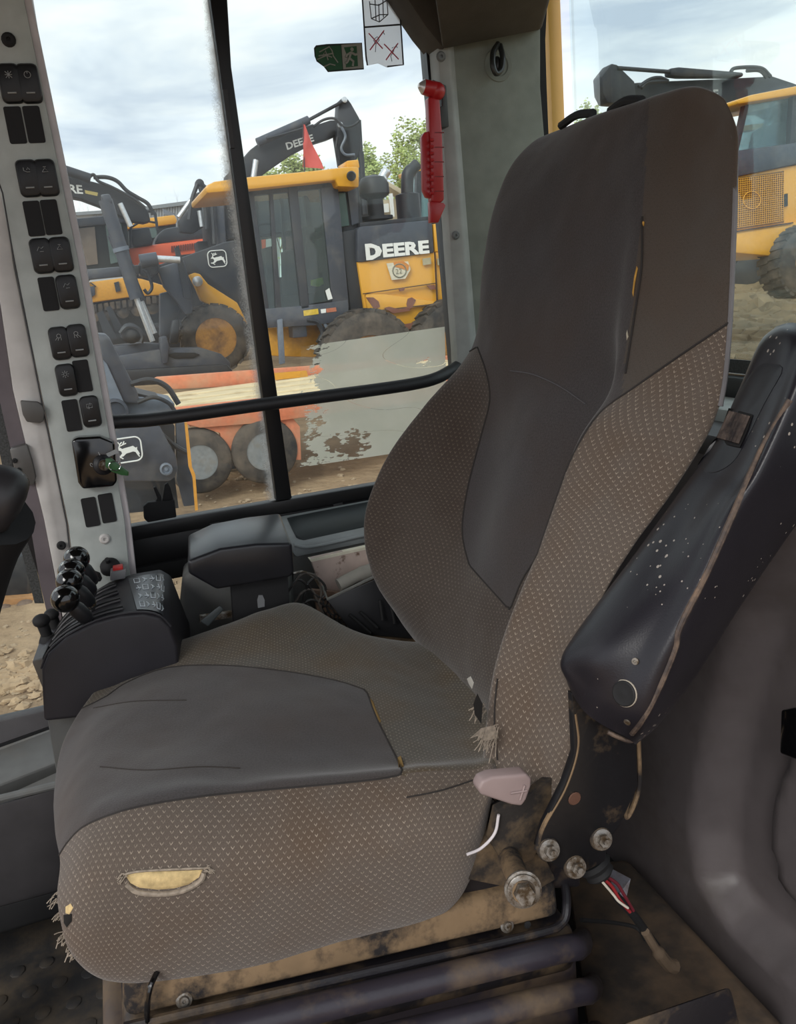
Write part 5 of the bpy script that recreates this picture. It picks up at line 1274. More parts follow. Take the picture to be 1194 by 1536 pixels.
for k, (a, b, c_) in enumerate((((158, 300), (205, 448), (229, 512)), ((168, 352), (212, 452), (232, 500)))):
    YY = Y-1.1+.3*k
    rod('lift_cylinder', (*a, YY), (*b, YY), .11 if k == 0 else .085, gm, mb); rod('lift_rod', (*b, YY), (*c_, YY), .045, silver, mb)
    obj('cylinder_collar', cyl(A(a[0]*.5+b[0]*.5-1, a[1]*.5+b[1]*.5-3, YY), A(a[0]*.5+b[0]*.5+1, a[1]*.5+b[1]*.5+3, YY), .13, None, 14), gml, mb)
part('cylinder_head', [(150, 292), (164, 290), (170, 304), (158, 308)], Y-1.2, .3, gm, mb, .03)
obj('hose_loop', tube(AL([(214, 405), (222, 412), (228, 430), (222, 440), (216, 434)], Y-1.0), .03, 6, 20), gmd, mb)
# circle and drawbar, lying nearly flat
zc = A(250, 540, Y-1.6).z
cc = V(A(250, 540, Y-1.6).x, Y-1.2, zc)
part('drawbar', [(160, 520), (214, 514), (252, 517), (262, 530), (262, 552), (180, 556), (164, 545)], Y-1.7, .5, gm, mb, .03)
part('circle', [(170, 534), (240, 524), (302, 522), (332, 531), (346, 544), (346, 553), (300, 552), (182, 566), (172, 552)], Y-1.9, .5, gm, mb, .03)
part('circle_slot', [(250, 532), (262, 529), (292, 529), (300, 532), (290, 537), (262, 538)], Y-1.93, .04, blackm, mb, .01)
part('blade', [(170, 556), (340, 546), (350, 556), (344, 570), (190, 580)], Y-2.0, .3, gmd, mb, .03)
part('clevis', [(240, 506), (250, 504), (254, 520), (252, 545), (244, 546), (240, 524)], Y-2.0, .3, gm, mb, .02)
part('ripper_fin', [(145, 470), (154, 466), (176, 508), (160, 514)], Y-1.6, .12, gmd, mb)
part('ripper_fin', [(159, 461), (166, 459), (184, 492), (184, 502), (174, 500)], Y-1.4, .12, gmd, mb)
obj('gear_housing', lathe(A(196, 500, Y-1.9), (0, -1, 0), [(.16, -.2), (.16, 0), (.12, .05), (.05, .08)], 18), gmd, mb)
obj('hose_bundle', tube(AL([(180, 500), (190, 490), (206, 492), (214, 504), (212, 514)], Y-2.0), .035, 6, 20), gmd, mb)

# ---- yellow crawler frame behind, Y about 20
Y = 20.0
yc = thing('crawler_frame', 'long yellow crawler undercarriage beam with hanging padlock and dusty tracks', 'machine', V(A(180, 500, Y).x, Y+1, gz(-1, Y)))
part('yellow_beam', [(60, 430), (119, 425), (190, 416), (212, 418), (252, 430), (252, 442), (196, 446), (127, 456), (60, 464)], Y, .6, yl2, yc, .05)
part('track_band', [(60, 468), (130, 458), (200, 447), (236, 444), (240, 456), (200, 466), (130, 476), (60, 486)], Y+.1, .7, M('track_dark', (52, 46, 42), .8, dirt=(120, 100, 78), amt=.45, dscale=2), yc, .05)
for k in range(13): part('track_shoe', [(120+9*k, 460-1.3*k), (126+9*k, 459-1.3*k), (127+9*k, 470-1.3*k), (121+9*k, 471-1.3*k)], Y+.02, .1, MC['track_dark'], yc)
for k in range(5): obj('track_roller', lathe(A(140+22*k, 474-3*k, Y+.2), (0, -1, 0), [(.14, 0), (.14, .1), (.05, .14)], 14), MC['track_dark'], yc)
part('tool_lock', [(130, 430), (142, 429), (143, 442), (136, 447), (130, 440)], Y-.05, .06, gm, yc, .01); obj('lock_wire', tube(AL([(132, 410), (134, 420), (128, 428), (136, 424), (144, 430)], Y-.05), .015, 5), gmd, yc)
part('tool_clip', [(171, 424), (178, 422), (181, 436), (174, 438)], Y-.05, .05, gmd, yc)

# ---- orange excavator behind, Y about 24
Y = 24.0
oe = thing('orange_excavator', 'bright orange excavator with dark engine cover behind the grader', 'excavator', V(A(250, 440, Y).x, Y+1.5, gz(0, Y)))
part('counterweight', [(190, 372), (250, 364), (320, 356), (340, 352), (400, 346), (400, 388), (336, 392), (262, 400), (194, 404)], Y, 2.5, org, oe, .1)
part('engine_cover', [(232, 366), (238, 350), (246, 343), (262, 340), (308, 337), (316, 342), (322, 358), (280, 363)], Y+.2, 2.0, gmd, oe, .1)
g = G()
for k in range(14): g.join(PX([(257+3.4*k, 369-.45*k), (258.8+3.4*k, 368.8-.45*k), (258.8+3.4*k, 378-.45*k), (257+3.4*k, 378.2-.45*k)], Y-.04, .06))
obj('louvre', g, M('louvre_dark', (110, 44, 26), .6), oe, kind='stuff')
part('dark_grille', [(258, 384), (300, 379), (302, 386), (260, 392)], Y-.03, .06, gmd, oe)
part('cab_body', [(104, 336), (190, 325), (196, 400), (190, 404), (112, 408)], Y-.5, 1.6, intd, oe, .05)
part('cab_roof', [(103, 338), (112, 328), (180, 321), (192, 324), (192, 334), (104, 342)], Y-.6, 1.8, gm, oe, .05)
part('cab_window', [(108, 344), (142, 340), (147, 396), (112, 400)], Y-.56, .03, M('orange_glazing', (128, 110, 92), .2, var=.6, scale=1.2), oe)
part('cab_window', [(158, 338), (182, 335), (188, 390), (166, 396)], Y-.56, .03, M('green_glazing', (86, 104, 98), .2, var=.5, scale=1.2), oe)
part('boom', [(60, 300), (100, 312), (118, 334), (112, 340), (60, 330)], Y+2, .5, org, oe, .05)
part('boom', [(322, 345), (338, 340), (350, 352), (350, 372), (330, 360)], Y+2, .5, org, oe, .05)
obj('handrail', tube(AL([(196, 372), (198, 330), (212, 318), (230, 318), (234, 330), (236, 345)], Y-.2), .04, 6, 30), gmd, oe)
obj('handrail', tube(AL([(198, 340), (214, 332), (234, 334)], Y-.2), .03, 6, 12), gmd, oe)
part('tool_box', [(196, 344), (224, 340), (230, 366), (200, 370)], Y-.1, .8, gmd, oe, .05)
# yellow cab a little farther
Y = 27.0
ycab = thing('yellow_excavator', 'small yellow roofed excavator cab peeping over the orange excavator', 'excavator', V(A(225, 420, Y).x, Y+1, gz(0, Y)))
part('roof', [(188, 344), (194, 333), (222, 327), (262, 322), (266, 330), (264, 336), (228, 341)], Y, 1.6, yl, ycab, .05)
part('cab_body', [(192, 344), (264, 334), (266, 372), (194, 380)], Y+.1, 1.5, intd, ycab, .04)
part('cab_window', [(206, 344), (234, 340), (236, 356), (208, 360)], Y+.05, .04, MC['green_glazing'], ycab)
part('wind_deflector', [(244, 313), (262, 320), (258, 324), (246, 322)], Y+.2, .1, gml, ycab)
# boom of the dark excavator at the left, with lettering
Y = 22.0
be = thing('dark_excavator_boom', 'dark grey excavator boom with white lettering at the left of the window', 'excavator', V(A(200, 420, Y).x, Y+.5, gz(-1, Y)))
part('boom', [(0, 236), (60, 254), (91, 262), (138, 272), (160, 278), (187, 288), (209, 301), (222, 316), (226, 331), (216, 334), (195, 331), (168, 318), (147, 308), (120, 298), (92, 293), (0, 284)], Y, .55, gmd, be, .03)
text('boom_lettering', 'DEERE', A(70, 287, Y-.02), V(1, 0, -.13), V(.04, 0, 1), pxr(11, Y)*.95, wl, be, bold=.03, wid=pxr(46, Y)*.93)
obj('badge', PX([(127, 285), (147, 289), (146, 294), (128, 290)], Y-.02, .03), M('badge_gold', (206, 186, 110), .5), be)
rod('boom_cylinder', (60, 243, Y-.3), (136, 268, Y-.3), .11, gmd, be)
obj('boom_hose', tube(AL([(140, 266), (160, 266), (176, 272), (190, 286), (206, 296), (222, 306), (230, 322)], Y-.2), .05, 6, 40), gmd, be)
obj('boom_hose', tube(AL([(130, 270), (140, 262), (148, 272), (170, 282), (200, 298), (218, 312)], Y-.25), .04, 6, 40), gmd, be)
rod('dipper_rod', (180, 305, Y-.4), (196, 340, Y-.4), .06, silver, be)
part('upper_body', [(-320, 250), (10, 230), (20, 405), (-320, 430)], Y+.3, 1.6, gmd, be, .05)
# second linkage cluster right of the building
be2 = thing('raised_linkage', 'dark raised linkage and hoses of a machine left of the window post', 'machine', V(A(310, 420, 19).x, 19.5, gz(3, 19)))
Y = 19.0
part('arm', [(268, 330), (282, 315), (296, 288), (301, 288), (302, 305), (306, 340), (290, 350), (270, 348)], Y+.4, .3, gmd, be2, .03)
part('stack', [(322, 290), (330, 286), (336, 290), (340, 368), (328, 374)], Y, .4, gm, be2, .08)
rod('silver_rod', (268, 326, Y), (294, 290, Y), .05, silver, be2); rod('silver_rod', (299, 316, Y), (303, 340, Y), .05, silver, be2)
obj('head', lathe(A(299, 276, Y), (0, -1, 0), [(.09, -.1), (.09, .1), (.03, .12)], 14), gmd, be2)
for q in ([(296, 276), (288, 300), (284, 330)], [(304, 278), (316, 292), (320, 330), (322, 366)], [(300, 280), (308, 310), (310, 344)], [(290, 304), (306, 300), (318, 306)]): obj('hose', tube(AL(q, Y-.1), .05, 6, 14), gmd, be2)
part('body', [(306, 290), (350, 284), (356, 372), (316, 378)], Y+.6, 1.2, gmd, be2, .05)
# ---- building and bare trees far off
Y = 60.0
bl_ = thing('metal_building', 'long low pale ribbed metal building on the horizon', 'building', V(A(230, 400, Y).x, Y+5, gz(0, Y)))
part('wall', [(60, 324), (200, 315), (290, 302), (420, 288), (420, 480), (60, 505)], Y, 10, M('ribbed_wall', (176, 178, 180), .6), bl_)
part('roof_edge', [(60, 322), (200, 312), (290, 300), (420, 285), (420, 291), (290, 306), (200, 317), (60, 327)], Y-.3, 10.6, M('roof_grey', (128, 132, 136), .6), bl_)
g = G()
for k in range(60): g.join(PX([(140+4*k, 322-.5*k), (141.3+4*k, 322-.5*k), (141.3+4*k, 372-.5*k), (140+4*k, 372-.5*k)], Y-.12, .15))
obj('wall_rib', g, M('rib_grey', (156, 158, 162), .6), bl_, kind='stuff')
bark = M('bark', (92, 80, 70), .9); leaf = M('spring_leaf', (176, 188, 122), .8, var=.35, scale=1.2); bark2 = M('bare_twig', (120, 108, 102), .9)
def tree(px, pyb, pyt, Y, lab, rr, crown=True, w=40, nl=1500, grp=None):
    b = A(px, pyb, Y); t = A(px, pyt, Y); h = t.z-b.z; wr_ = w/FPX*Y
    b.z = gz(b.x, b.y)-.05
    t_ = thing('tree', lab, 'tree', b, grp); g = G(); tips = []
    def grow(p, d, l, r, n):
        q = p+d*l*.55+V(rr.uniform(-.1, .1), rr.uniform(-.1, .1), 0)*l; e = p+d*l+V(rr.uniform(-.15, .15), rr.uniform(-.1, .1), .1)*l
        g.join(tube([p, q, e], [r, r*.8, r*.62], 5)); tips.append(e); tips.append(q)
        if n > 0:
            for _ in range(3 if n > 1 else 3):
                dd = (d+V(rr.uniform(-.75, .75), rr.uniform(-.6, .6), rr.uniform(-.1, .35))).normalized(); grow(e if rr.random() < .6 else q, dd, l*rr.uniform(.55, .75), r*.55, n-1)
    grow(b, V(0, 0, 1), h*.36+(t.z-b.z-h)*.3, .02*h, 5)
    top = max(x.z for x in tips); wmax = max(abs(x.x-b.x) for x in tips)
    sz = (t.z-b.z)/(top-b.z); sx = min(1.6, wr_/wmax)
    f = lambda p: V(b.x+(p.x-b.x)*sx, b.y+(p.y-b.y)*sx, b.z+(p.z-b.z)*sz)
    g.v = [f(p) for p in g.v]; tips = [f(p) for p in tips]
    obj('trunk', g, bark if crown else bark2, t_)
    if crown:
        g = G(); s0 = .036*Y/20
        hi = [p for p in tips if p.z > b.z+.28*(t.z-b.z)]
        for _ in range(nl):
            c = rr.choice(hi)+V(rr.gauss(0, .45), rr.gauss(0, .45), rr.gauss(0, .4))*(wr_*.20); s = s0*rr.uniform(.6, 1.5)
            a = V(rr.uniform(-1, 1), rr.uniform(-1, 1), rr.uniform(-1, 1)).normalized(); u, v_ = frame_of(a)
            g.add([c-u*s, c-v_*s*.6, c+u*s, c+v_*s*.6], [(0, 1, 2, 3)])
        obj('foliage', g, leaf, t_, kind='stuff')
rr = random.Random(5)
for px, t, w, Y, lb in ((560, 215, 34, 48, 'young green tree beside the dark excavator stick, left of the tall pair'), (604, 176, 50, 45, 'tallest pale green tree above the exhaust stacks'), (650, 195, 45, 58, 'pale green tree beside the red hammer'), (630, 230, 36, 40, 'lower green tree behind the bent exhaust pipe'), (415, 232, 60, 50, 'green tree seen under the excavator boom'), (470, 240, 40, 52, 'small green tree behind the red pennant')):
    tree(px, 335, t, Y, lb, rr, True, w, 5200)
tree(872, 300, 152, 48, 'round green tree left of the seat crest in the rear window', rr, True, 30, 4000); tree(905, 300, 156, 52, 'narrow dark tree beside the excavator stick in the rear window', rr, True, 12, 1500)
for px, t, lb in ((266, 276, 'bare tree above the middle of the metal building'), (120, 288, 'bare tree at the left end of the building, right of the switches'), (104, 296, 'leftmost bare tree, half behind the switch pillar')):
    tree(px, 340, t, 80+px*.05, lb, rr, False, 22)

# ---- the yellow grader with cab and engine, Y about 12.5
Y = 12.5
ga = thing('motor_grader', 'yellow grader side on, dark cab, white lettering on engine cover', 'machine', V(A(500, 520, Y).x, Y+1.2, gz(4.5, Y)))
part('cab_roof', [(308, 279), (322, 272), (376, 265), (470, 256), (521, 250), (539, 250), (539, 281), (507, 280), (504, 270), (377, 284), (310, 290)], Y-.25, 1.9, yl, ga, .03)
part('roof_box', [(520, 241), (538, 239), (540, 252), (521, 253)], Y, .5, yl, ga, .02)
obj('work_lamp', lathe(A(527, 264, Y-.35), V(-.2, -1, -.3), [(.05, -.06), (.07, 0), (.06, .03)], 14), gmd, ga)
# cab frame: posts and sills round open glazing, seat and dash inside
part('cab_post', [(480, 272), (506, 270), (524, 462), (500, 468)], Y, .14, gm, ga, .01)
part('corner_post', [(508, 282), (538, 280), (546, 344), (552, 462), (522, 466), (514, 340)], Y+.25, .5, gmd, ga, .02)
part('cab_window', [(508, 290), (518, 289), (524, 338), (512, 340)], Y+.22, .02, M('teal_glazing', (60, 86, 78), .15, var=.4, scale=2), ga)
part('grey_post', [(521, 283), (536, 281), (538, 334), (528, 338)], Y+.2, .1, gm, ga)
part('post', [(368, 286), (380, 284), (404, 466), (394, 468)], Y, .12, gmd, ga, .01)
part('door_post', [(432, 279), (446, 278), (464, 462), (452, 464)], Y-.02, .08, gmd, ga, .008)
part('door_post', [(404, 283), (409, 282), (422, 464), (414, 465)], Y-.01, .06, gmd, ga, .005)
part('cab_sill', [(388, 464), (460, 458), (522, 450), (524, 480), (470, 488), (400, 492)], Y-.02, .3, gm, ga, .01)
part('header', [(372, 284), (504, 270), (505, 280), (373, 294)], Y, .15, gmd, ga)
part('cab_wall', [(384, 420), (520, 405), (524, 480), (392, 490)], Y+1.5, .08, intd, ga)
for q in ([(376, 288), (386, 287), (400, 460), (392, 466)], [(455, 290), (463, 289), (480, 440), (472, 444)], [(420, 290), (424, 290), (434, 440), (430, 440)]): part('cab_post', q, Y+1.5, .08, gmd, ga)
part('glass_pane', [(380, 288), (406, 284), (416, 462), (398, 464)], Y+.04, .01, tint, ga)
part('glass_pane', [(408, 284), (434, 281), (452, 460), (420, 464)], Y+.03, .01, tint, ga)
part('glass_pane', [(446, 280), (484, 276), (502, 450), (464, 456)], Y+.03, .01, tint, ga)

part('operator_seat', [(430, 375), (446, 370), (456, 410), (476, 412), (476, 440), (432, 444)], Y+.6, .5, blackm, ga, .05)
part('seat_back', [(456, 340), (472, 338), (482, 430), (462, 432)], Y+.5, .5, blackm, ga, .05)
part('dash', [(396, 372), (412, 368), (420, 420), (402, 424)], Y+.5, .5, blackm, ga, .03)
obj('steering_wheel', tube([A(398+14*math.cos(a)+0, 345+9*math.sin(a), Y+.5+.1*math.sin(a)) for a in [k*math.pi/8 for k in range(17)]], .018, 6), blackm, ga)
obj('green_vest', PX([(468, 420), (484, 416), (486, 426), (478, 430), (468, 428)], Y+.4, .1), M('hi_vis', (186, 214, 60), .7), ga, .01)
obj('paper_sheet', PX([(488, 436), (494, 432), (499, 448), (492, 450)], Y-.01, .005), wl, ga)
part('yellow_label', [(455, 466), (477, 463), (478, 471), (456, 474)], Y-.03, .01, M('label_yellow', (214, 180, 60), .5), ga)
part('white_label', [(481, 464), (489, 463), (489, 469), (482, 470)], Y-.03, .01, wl, ga)
part('orange_label', [(489, 463), (504, 461), (505, 467), (490, 469)], Y-.03, .01, M('label_orange', (186, 110, 80), .5), ga)
# engine house
part('engine_side', [(536, 392), (652, 378), (700, 372), (704, 480), (652, 487), (610, 489), (548, 474)], Y, 1.9, yl, ga, .015)
part('engine_cover', [(536, 345), (540, 340), (648, 330), (651, 379), (544, 393), (536, 393)], Y-.03, 1.9, gm, ga, .015)
part('intake_wall', [(512, 348), (537, 343), (548, 462), (526, 466)], Y+.06, 1.7, gmd, ga, .01)
part('tail_panel', [(650, 336), (700, 330), (704, 372), (653, 378)], Y-.02, 1.85, yl, ga, .015)
part('side_fold', [(548, 440), (578, 441), (655, 452), (656, 456), (600, 466), (552, 468)], Y-.06, .08, yl, ga, .02)
for q in ([(545, 440), (654, 424), (654, 425.5), (545, 441.5)], [(652, 378), (653.5, 378), (659, 485), (657, 485)], [(560, 466), (655, 455), (655, 456.5), (560, 468)]): part('panel_joint', q, Y-.07, .03, M('joint_dark', (70, 46, 28), .7), ga)
rust = M('rust_patch', (124, 78, 62), .9)
for q in ([(549, 446), (560, 446), (568, 452), (570, 460), (562, 464), (556, 456)], [(576, 462), (584, 460), (600, 464), (612, 460), (616, 466), (590, 470)], [(612, 448), (618, 446), (624, 450), (618, 462), (612, 464), (610, 456)], [(598, 433), (608, 431), (606, 436), (600, 437)], [(640, 428), (652, 427), (654, 434), (646, 434)], [(604, 487), (640, 480), (664, 482), (640, 492), (610, 494)]): part('rust_patch', q, Y-.075, .02, rust, ga)
part('round_decal', [(580, 395), (612, 392), (616, 404), (608, 418), (588, 420), (584, 408)], Y-.06, .02, M('decal_pale', (214, 206, 184), .6), ga)
obj('decal_ring', tube([A(599+10*math.cos(a), 406+10*math.sin(a), Y-.065) for a in [k*math.pi/9 for k in range(19)]], .010, 5), M('decal_grey', (120, 118, 100), .6), ga)
part('decal_stain', [(590, 393), (604, 391), (614, 398), (612, 406), (600, 402), (592, 400)], Y-.068, .01, M('decal_orange', (206, 130, 46), .6), ga)
text('decal_number', '22', A(594, 411, Y-.07), (1, 0, 0), (0, 0, 1), pxr(7, Y), MC['decal_grey'], ga)
for x in (634, 656): part('small_plate', [(x, 388), (x+12, 386), (x+13, 396), (x+1, 398)], Y-.06, .02, M('plate_dull', (170, 160, 130), .5), ga)
text('cover_lettering', 'DEERE', A(549.5, 388.5, Y-.06), (A(643, 380, Y)-A(549.5, 388.5, Y)), V(.0, 0, 1), pxr(19, Y)*.97, wl, ga, bold=.045, wid=(A(644, 380, Y)-A(549.5, 388.5, Y)).length)
text('cover_lettering', 'D', A(549.5, 390.5, Y-.066), (A(643, 380, Y)-A(549.5, 388.5, Y)), V(.0, 0, 1), pxr(23, Y)*.97, wl, ga, bold=.045)
# stacks
obj('air_cleaner', lathe(A(565, 330, Y+.6), (0, 0, 1), [(.26, 0), (.26, .05), (.13, .06), (.13, .30), (.20, .34), (.24, .38), (.24, .52), (.18, .62), (.05, .66)], 24), gmd, ga, sm=40)
c = A(614, 328, Y+.6); obj('muffler', lathe(c, (0, 0, 1), [(.19, 0), (.19, .36), (.13, .38)], 20), gmd, ga, sm=40)
obj('exhaust_pipe', tube([A(611, 300, Y+.6), A(611, 270, Y+.6), A(613, 260, Y+.6), A(620, 252, Y+.6), A(626, 246, Y+.6)], [.10, .10, .09, .09], 14, 24), gmd, ga)
obj('chrome_elbow', tube([A(572, 278, Y+1.4), A(574, 266, Y+1.4), A(581, 255, Y+1.4)], [.09, .08, .07], 12, 14), silver, ga)
part('walkway', [(540, 334), (600, 328), (648, 324), (648, 332), (540, 343)], Y+.1, 1.5, gmd, ga, .01)
# chassis and wheels
part('main_frame', [(400, 492), (440, 490), (500, 486), (540, 486), (548, 520), (510, 530), (470, 536), (408, 534)], Y+.35, .7, yl2, ga, .02)
part('tool_box', [(438, 478), (458, 476), (461, 505), (440, 507)], Y+.05, .3, gm, ga, .01)
part('step_bracket', [(416, 480), (424, 478), (428, 545), (420, 547)], Y-.05, .08, gml, ga, .01)
obj('hose_bundle', tube(AL([(460, 480), (476, 484), (484, 500), (480, 512)], Y), .04, 6, 18), gmd, ga)
obj('hose_bundle', tube(AL([(464, 478), (482, 480), (492, 498), (486, 514)], Y+.02), .03, 6, 18), gml, ga)
wheel(ga, 556, 540, Y-.35, 73, 36, .5, rimy, 26); wheel(ga, 690, 524, Y-.35, 73, 36, .5, rimy, 26)
part('tandem_case', [(520, 530), (700, 500), (700, 560), (520, 575)], Y+.2, .2, yl2, ga, .03)
# pennant on its whip
pn = thing('red_pennant', 'small faded red pennant on a thin whip above the grader roof', 'flag', A(456, 262, Y+.5))
obj('whip', cyl(A(457, 262, Y+.5), A(454, 182, Y+.5), .010, .006, 8), gmd, pn)
F = []
for i in range(7):
    F.append([A(454.5, 184+11*i, Y+.5).lerp(A(457+ (486-457)*i/6, 188+11*i, Y+.5), j/5)+V(0, .03*math.sin(i*1.2+j), 0) for j in range(6)])
def thick(P, th, flip=False):
    g = sheet(P, flip); h = sheet([[p+V(0, th, 0) for p in r] for r in P], not flip); g.join(h); return g
obj('cloth', thick(F, .004), M('pennant_red', (196, 84, 78), .8, var=.2, scale=4), pn, sm=180)

# ---- excavator with raised boom behind the grader, Y about 19
Y = 19.0
ex = thing('dark_excavator', 'dark grey excavator with raised boom, white lettering and upright stick, behind the grader cab', 'excavator', V(A(450, 450, Y).x, Y+1.5, gz(3, Y)))
part('boom', [(340, 262), (366, 236), (376, 224), (392, 212), (410, 205), (460, 192), (496, 180), (505, 180), (514, 190), (510, 200), (496, 206), (470, 214), (440, 230), (408, 252), (386, 268), (340, 290)], Y, .5, gmd, ex, .03)
text('boom_lettering', 'DEERE', A(431, 225, Y-.02), V(1, 0, .25), V(-.2, 0, 1), pxr(9, Y), wl, ex, bold=.03, wid=pxr(40, Y))
rod('boom_cylinder', (386, 214, Y-.2), (463, 180, Y-.2), .09, gm, ex); rod('boom_rod', (463, 180, Y-.2), (513, 153, Y-.2), .035, gmd, ex)
part('stick', [(509, 152), (514, 146), (521, 147), (527, 155), (540, 178), (541, 228), (532, 246), (512, 249), (505, 205), (507, 180)], Y-.15, .35, gmd, ex, .03)
for x, y in ((516.5, 150), (510, 187.5)): obj('pivot_pin', lathe(A(x, y, Y-.17), (0, -1, 0), [(.06, -.02), (.06, .03), (.02, .04)], 14), silver, ex)
rod('bucket_cylinder', (541, 228, Y-.1), (547, 322, Y-.1), .07, gmd, ex); rod('bucket_cylinder', (539, 180, Y-.1), (542, 230, Y-.1), .04, gmd, ex)
for q in ([(470, 190), (485, 180), (502, 178), (516, 190), (530, 188), (538, 182)], [(512, 190), (518, 205), (512, 222), (518, 232), (532, 232)], [(506, 206), (504, 225), (508, 240)], [(400, 208), (430, 200), (470, 188)]): obj('hose', tube(AL(q, Y-.3), .030, 6, 30), gml if q[0][0] == 512 else gmd, ex)
rod('boom_strut', (384, 240, Y-.2), (380, 266, Y-.2), .06, silver, ex)
part('upper_body', [(330, 290), (560, 262), (566, 330), (340, 360)], Y+.4, 2, gmd, ex, .05)
# pale lorry parts and clutter between the stacks
Y = 30.0
ck = thing('pale_screening_plant', 'pale tan screening plant with conveyor far behind the exhaust stacks', 'machine', V(A(590, 340, Y).x, Y+1, gz(7, Y)))
tan = M('pale_tan', (196, 182, 156), .7, var=.2, scale=1.0)
part('conveyor', [(574, 274), (582, 272), (610, 288), (606, 294)], Y, .8, tan, ck, .02); part('body', [(530, 300), (548, 296), (580, 300), (604, 296), (640, 300), (640, 340), (530, 345)], Y+.5, 2, tan, ck, .03)
part('support', [(586, 290), (589, 290), (592, 325), (589, 325)], Y, .2, wl, ck); part('dark_opening', [(552, 306), (574, 304), (576, 318), (554, 320)], Y+.4, .2, gmd, ck)
part('white_sign', [(574, 306), (583, 305), (584, 318), (575, 319)], Y+.3, .05, wl, ck)
Y = 26.0
tc_ = thing('teal_glazed_cab', 'machine cab with yellow roof and teal glass behind the bent exhaust', 'machine', V(A(660, 330, Y).x, Y+1, gz(9, Y)))
part('roof', [(622, 251), (632, 248), (700, 240), (700, 250), (624, 258)], Y, 1.6, yl, tc_, .03); part('glazing', [(632, 258), (700, 250), (700, 325), (630, 330)], Y+.1, 1.4, M('teal_glass', (96, 130, 132), .15, var=.3, scale=1), tc_); part('post', [(626, 257), (632, 256), (632, 330), (622, 332)], Y, .2, gmd, tc_)

def carrier(parent, px0, px1, pyb, Y, th):
    a = A(px0, pyb, Y+.1); b = A(px1, pyb, Y+.1); z0 = gz(a.x, Y+.5)-.03; h = .95
    obj('undercarriage', box(((a.x+b.x)/2, Y+.2+th/2, (z0+h+a.z)/2), ((b.x-a.x)*.55, th*.7, max(.1, a.z-z0-h+.3))), gmd, parent, .03)
    for dy in (.3, th-.1):
        n = 12; L_ = (b.x-a.x)*.5; P = [V((a.x+b.x)/2+sx*L_*.82+h/2*math.cos(t)*1, Y+dy, z0+h/2+h/2*math.sin(t)) for sx, t0 in ((1, -90), (-1, 90)) for t in [math.radians(t0+180*i/n) for i in range(n+1)]]
        obj('crawler_track', prism(P, (0, .5, 0)), gmd, parent, .02)
# ---- seen through the quarter window at the left: the end of a dozer track
Y = 6.9
dz = thing('track_undercarriage', 'dusty steel crawler track end seen low through the quarter window', 'machine', V(A(0, 940, Y).x, Y+.4, gz(-1.3, Y)))
part('track_pad_strip', [(-160, 952), (0, 934), (54, 926), (56, 940), (0, 950), (-160, 970)], Y-.2, .5, M('steel_shoe', (96, 92, 92), .5, .2, dirt=(120, 104, 86), amt=.4, dscale=3), dz, .02)
part('track_frame', [(-160, 880), (0, 838), (40, 832), (50, 900), (0, 908), (-160, 925)], Y, .5, gmd, dz, .03)
part('dust_ledge', [(-160, 905), (0, 900), (50, 896), (50, 902), (0, 910), (-160, 922)], Y-.1, .2, M('dust_orange', (170, 124, 80), .9), dz)
for px, py in ((-20, 925), (8, 921), (40, 914), (-50, 930)): obj('track_roller', lathe(A(px, py, Y-.1), (0, -1, 0), [(.085, -.1), (.085, .05), (.06, .06), (.03, .10)], 18), M('roller_brown', (112, 92, 78), .7), dz)
tk = M('track_link', (88, 76, 66), .8, dirt=(150, 122, 92), amt=.45, dscale=3)
for k in range(7): part('track_shoe', [(4+4*k-5*(k % 2), 790+9*k), (20+4*k, 786+9*k), (26+4*k, 796+9*k), (8+4*k, 800+9*k)], Y+.2+.03*k, .4, tk, dz, .02)
part('machine_body', [(-160, 770), (0, 745), (30, 745), (38, 800), (0, 860), (-160, 860)], Y+.8, .8, M('machine_tan', (150, 132, 108), .8, var=.3, scale=2), dz, .03)

# ---- through the rear window: excavator boom and yellow loader, Y about 12
Y = 14.0
re = thing('reaching_excavator', 'black excavator boom and stick reaching across the rear window', 'excavator', V(A(1010, 330, Y).x, Y+1, gz(11, Y)))
part('stick_head', [(903, 114), (918, 95), (926, 97), (952, 122), (955, 150), (940, 156), (912, 154), (905, 140)], Y-.2, .3, gmd, re, .02)
part('boom', [(950, 124), (1006, 121), (1080, 118), (1160, 114), (1190, 124), (1260, 150), (1320, 200), (1320, 260), (1240, 210), (1160, 165), (1060, 165), (952, 150)], Y, .5, gmd, re, .03)
rod('rod', (926, 102, Y-.2), (1006, 108, Y-.2), .035, gmd, re)
part('cylinder', [(1006, 102), (1020, 100), (1116, 108), (1116, 115), (1022, 115), (1006, 113)], Y-.25, .2, gmd, re, .05)
for q in ([(958, 130), (975, 119), (990, 117), (1002, 122)], [(1096, 108), (1104, 102), (1140, 102), (1156, 115)], [(1120, 106), (1140, 106), (1150, 116)], [(962, 132), (972, 124), (1000, 122)]): obj('hose', tube(AL(q, Y-.2), .035, 6, 24), gmd, re)
text('boom_lettering', 'DEERE', A(1030, 150, Y-.02), V(1, 0, 0), V(0, 0, 1), pxr(14, Y), M('print_grey', (170, 172, 170), .5), re, bold=.03, wid=pxr(60, Y))
part('body', [(1090, 250), (1400, 220), (1400, 330), (1090, 340)], Y+1.5, 2, gmd, re, .05)
Y = 9.0
rl = thing('yellow_loader', 'yellow machine with perforated engine grille and glazed cab outside the rear window', 'machine', V(A(1140, 400, Y).x, Y+.8, gz(7, Y)))
part('cab_roof', [(1106, 150), (1128, 142), (1250, 118), (1250, 132), (1194, 142), (1107, 156)], Y-.1, 1.6, yl, rl, .02)
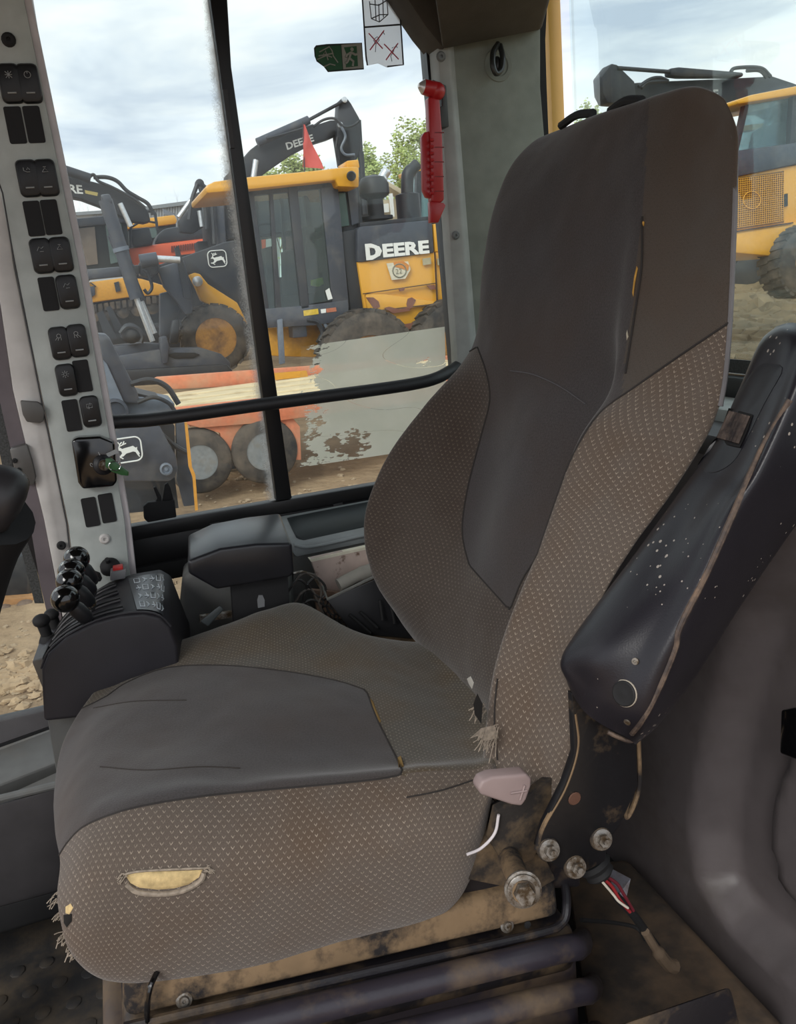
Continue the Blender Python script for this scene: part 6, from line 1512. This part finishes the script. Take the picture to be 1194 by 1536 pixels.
part('cab_post', [(1118, 158), (1124, 156), (1108, 225), (1103, 226)], Y, .08, gmd, rl); part('cab_post', [(1190, 140), (1200, 140), (1196, 236), (1184, 236)], Y, .08, gmd, rl); part('cab_post', [(1160, 152), (1164, 150), (1142, 222), (1138, 222)], Y+.3, .06, gmd, rl)
part('cab_glass', [(1120, 158), (1192, 146), (1188, 232), (1106, 228)], Y+.1, .02, glassy('loader_glass', tint=(.66, .82, .84), dust=.15, dust_rgb=(150, 176, 178), refl=.8), rl)
obj('cab_interior', PX([(1150, 190), (1180, 180), (1186, 230), (1140, 232)], Y+.6, .3), blackm, rl, .05)
part('hood', [(1095, 240), (1104, 226), (1194, 214), (1260, 206), (1260, 235), (1194, 246), (1103, 266), (1095, 264)], Y-.05, 1.4, gm, rl, .02)
part('engine_side', [(1085, 268), (1194, 247), (1260, 236), (1260, 340), (1190, 352), (1085, 350)], Y, 1.4, yl, rl, .02)
part('belly_panel', [(1085, 350), (1190, 334), (1240, 330), (1192, 380), (1176, 386), (1085, 378)], Y-.1, 1.4, yl, rl, .03)
gri = M('grille_back', (120, 84, 34), .7)
part('grille_panel', [(1100, 268), (1176, 256), (1176, 334), (1100, 345)], Y-.02, .02, gri, rl)
g = G(); o0 = A(1101, 342, Y-.03); ex_ = (A(1175, 331, Y-.03)-o0); ez = (A(1101, 269, Y-.03)-o0)
for i in range(24):
    a = o0+ex_*(i/23); g.join(tube([a, a+ez], .0035, 4))
for j in range(24):
    a = o0+ez*(j/23); g.join(tube([a, a+ex_], .0035, 4))
obj('grille_mesh', g, yl, rl, kind='stuff')
obj('fan_ring', tube([A(1128+13*math.cos(a), 300+13*math.sin(a), Y-.045) for a in [k*math.pi/10 for k in range(21)]], .006, 5), yl, rl)
part('latch', [(1174, 292), (1182, 290), (1182, 309), (1174, 311)], Y-.03, .03, blackm, rl, .005)
part('panel_joint', [(1086, 349), (1190, 333), (1190, 335), (1086, 351)], Y-.12, .02, MC['joint_dark'], rl)
wheel(rl, 1212, 392, Y-.3, 52, 26, .4, rimy, 24)
part('distant_yellow', [(1102, 190), (1150, 184), (1150, 192), (1102, 198)], Y+3, .3, yl, rl)
carrier(oe, 130, 420, 396, 24, 2.4); carrier(ycab, 150, 300, 372, 27, 2.0); carrier(be2, 290, 330, 372, 19.6, 1.0); carrier(be, -330, 20, 400, 22, 1.6)
carrier(yc, 100, 250, 446, 20.4, .9); carrier(ck, 530, 650, 338, 30.5, 2); carrier(tc_, 610, 710, 326, 26.1, 1.6); carrier(ex, 400, 580, 330, 20.4, 2); carrier(re, 1110, 1380, 330, 15.5, 2)
# cab's own outside: fender and chassis under the cab so it does not float
oc = obj('cab_chassis', box((.0, .80, -.55), (1.9, 1.5, .90)), gmd, None, .02); tag(oc, 'dark chassis carrying the cab', 'machine'); oc['kind'] = 'structure'
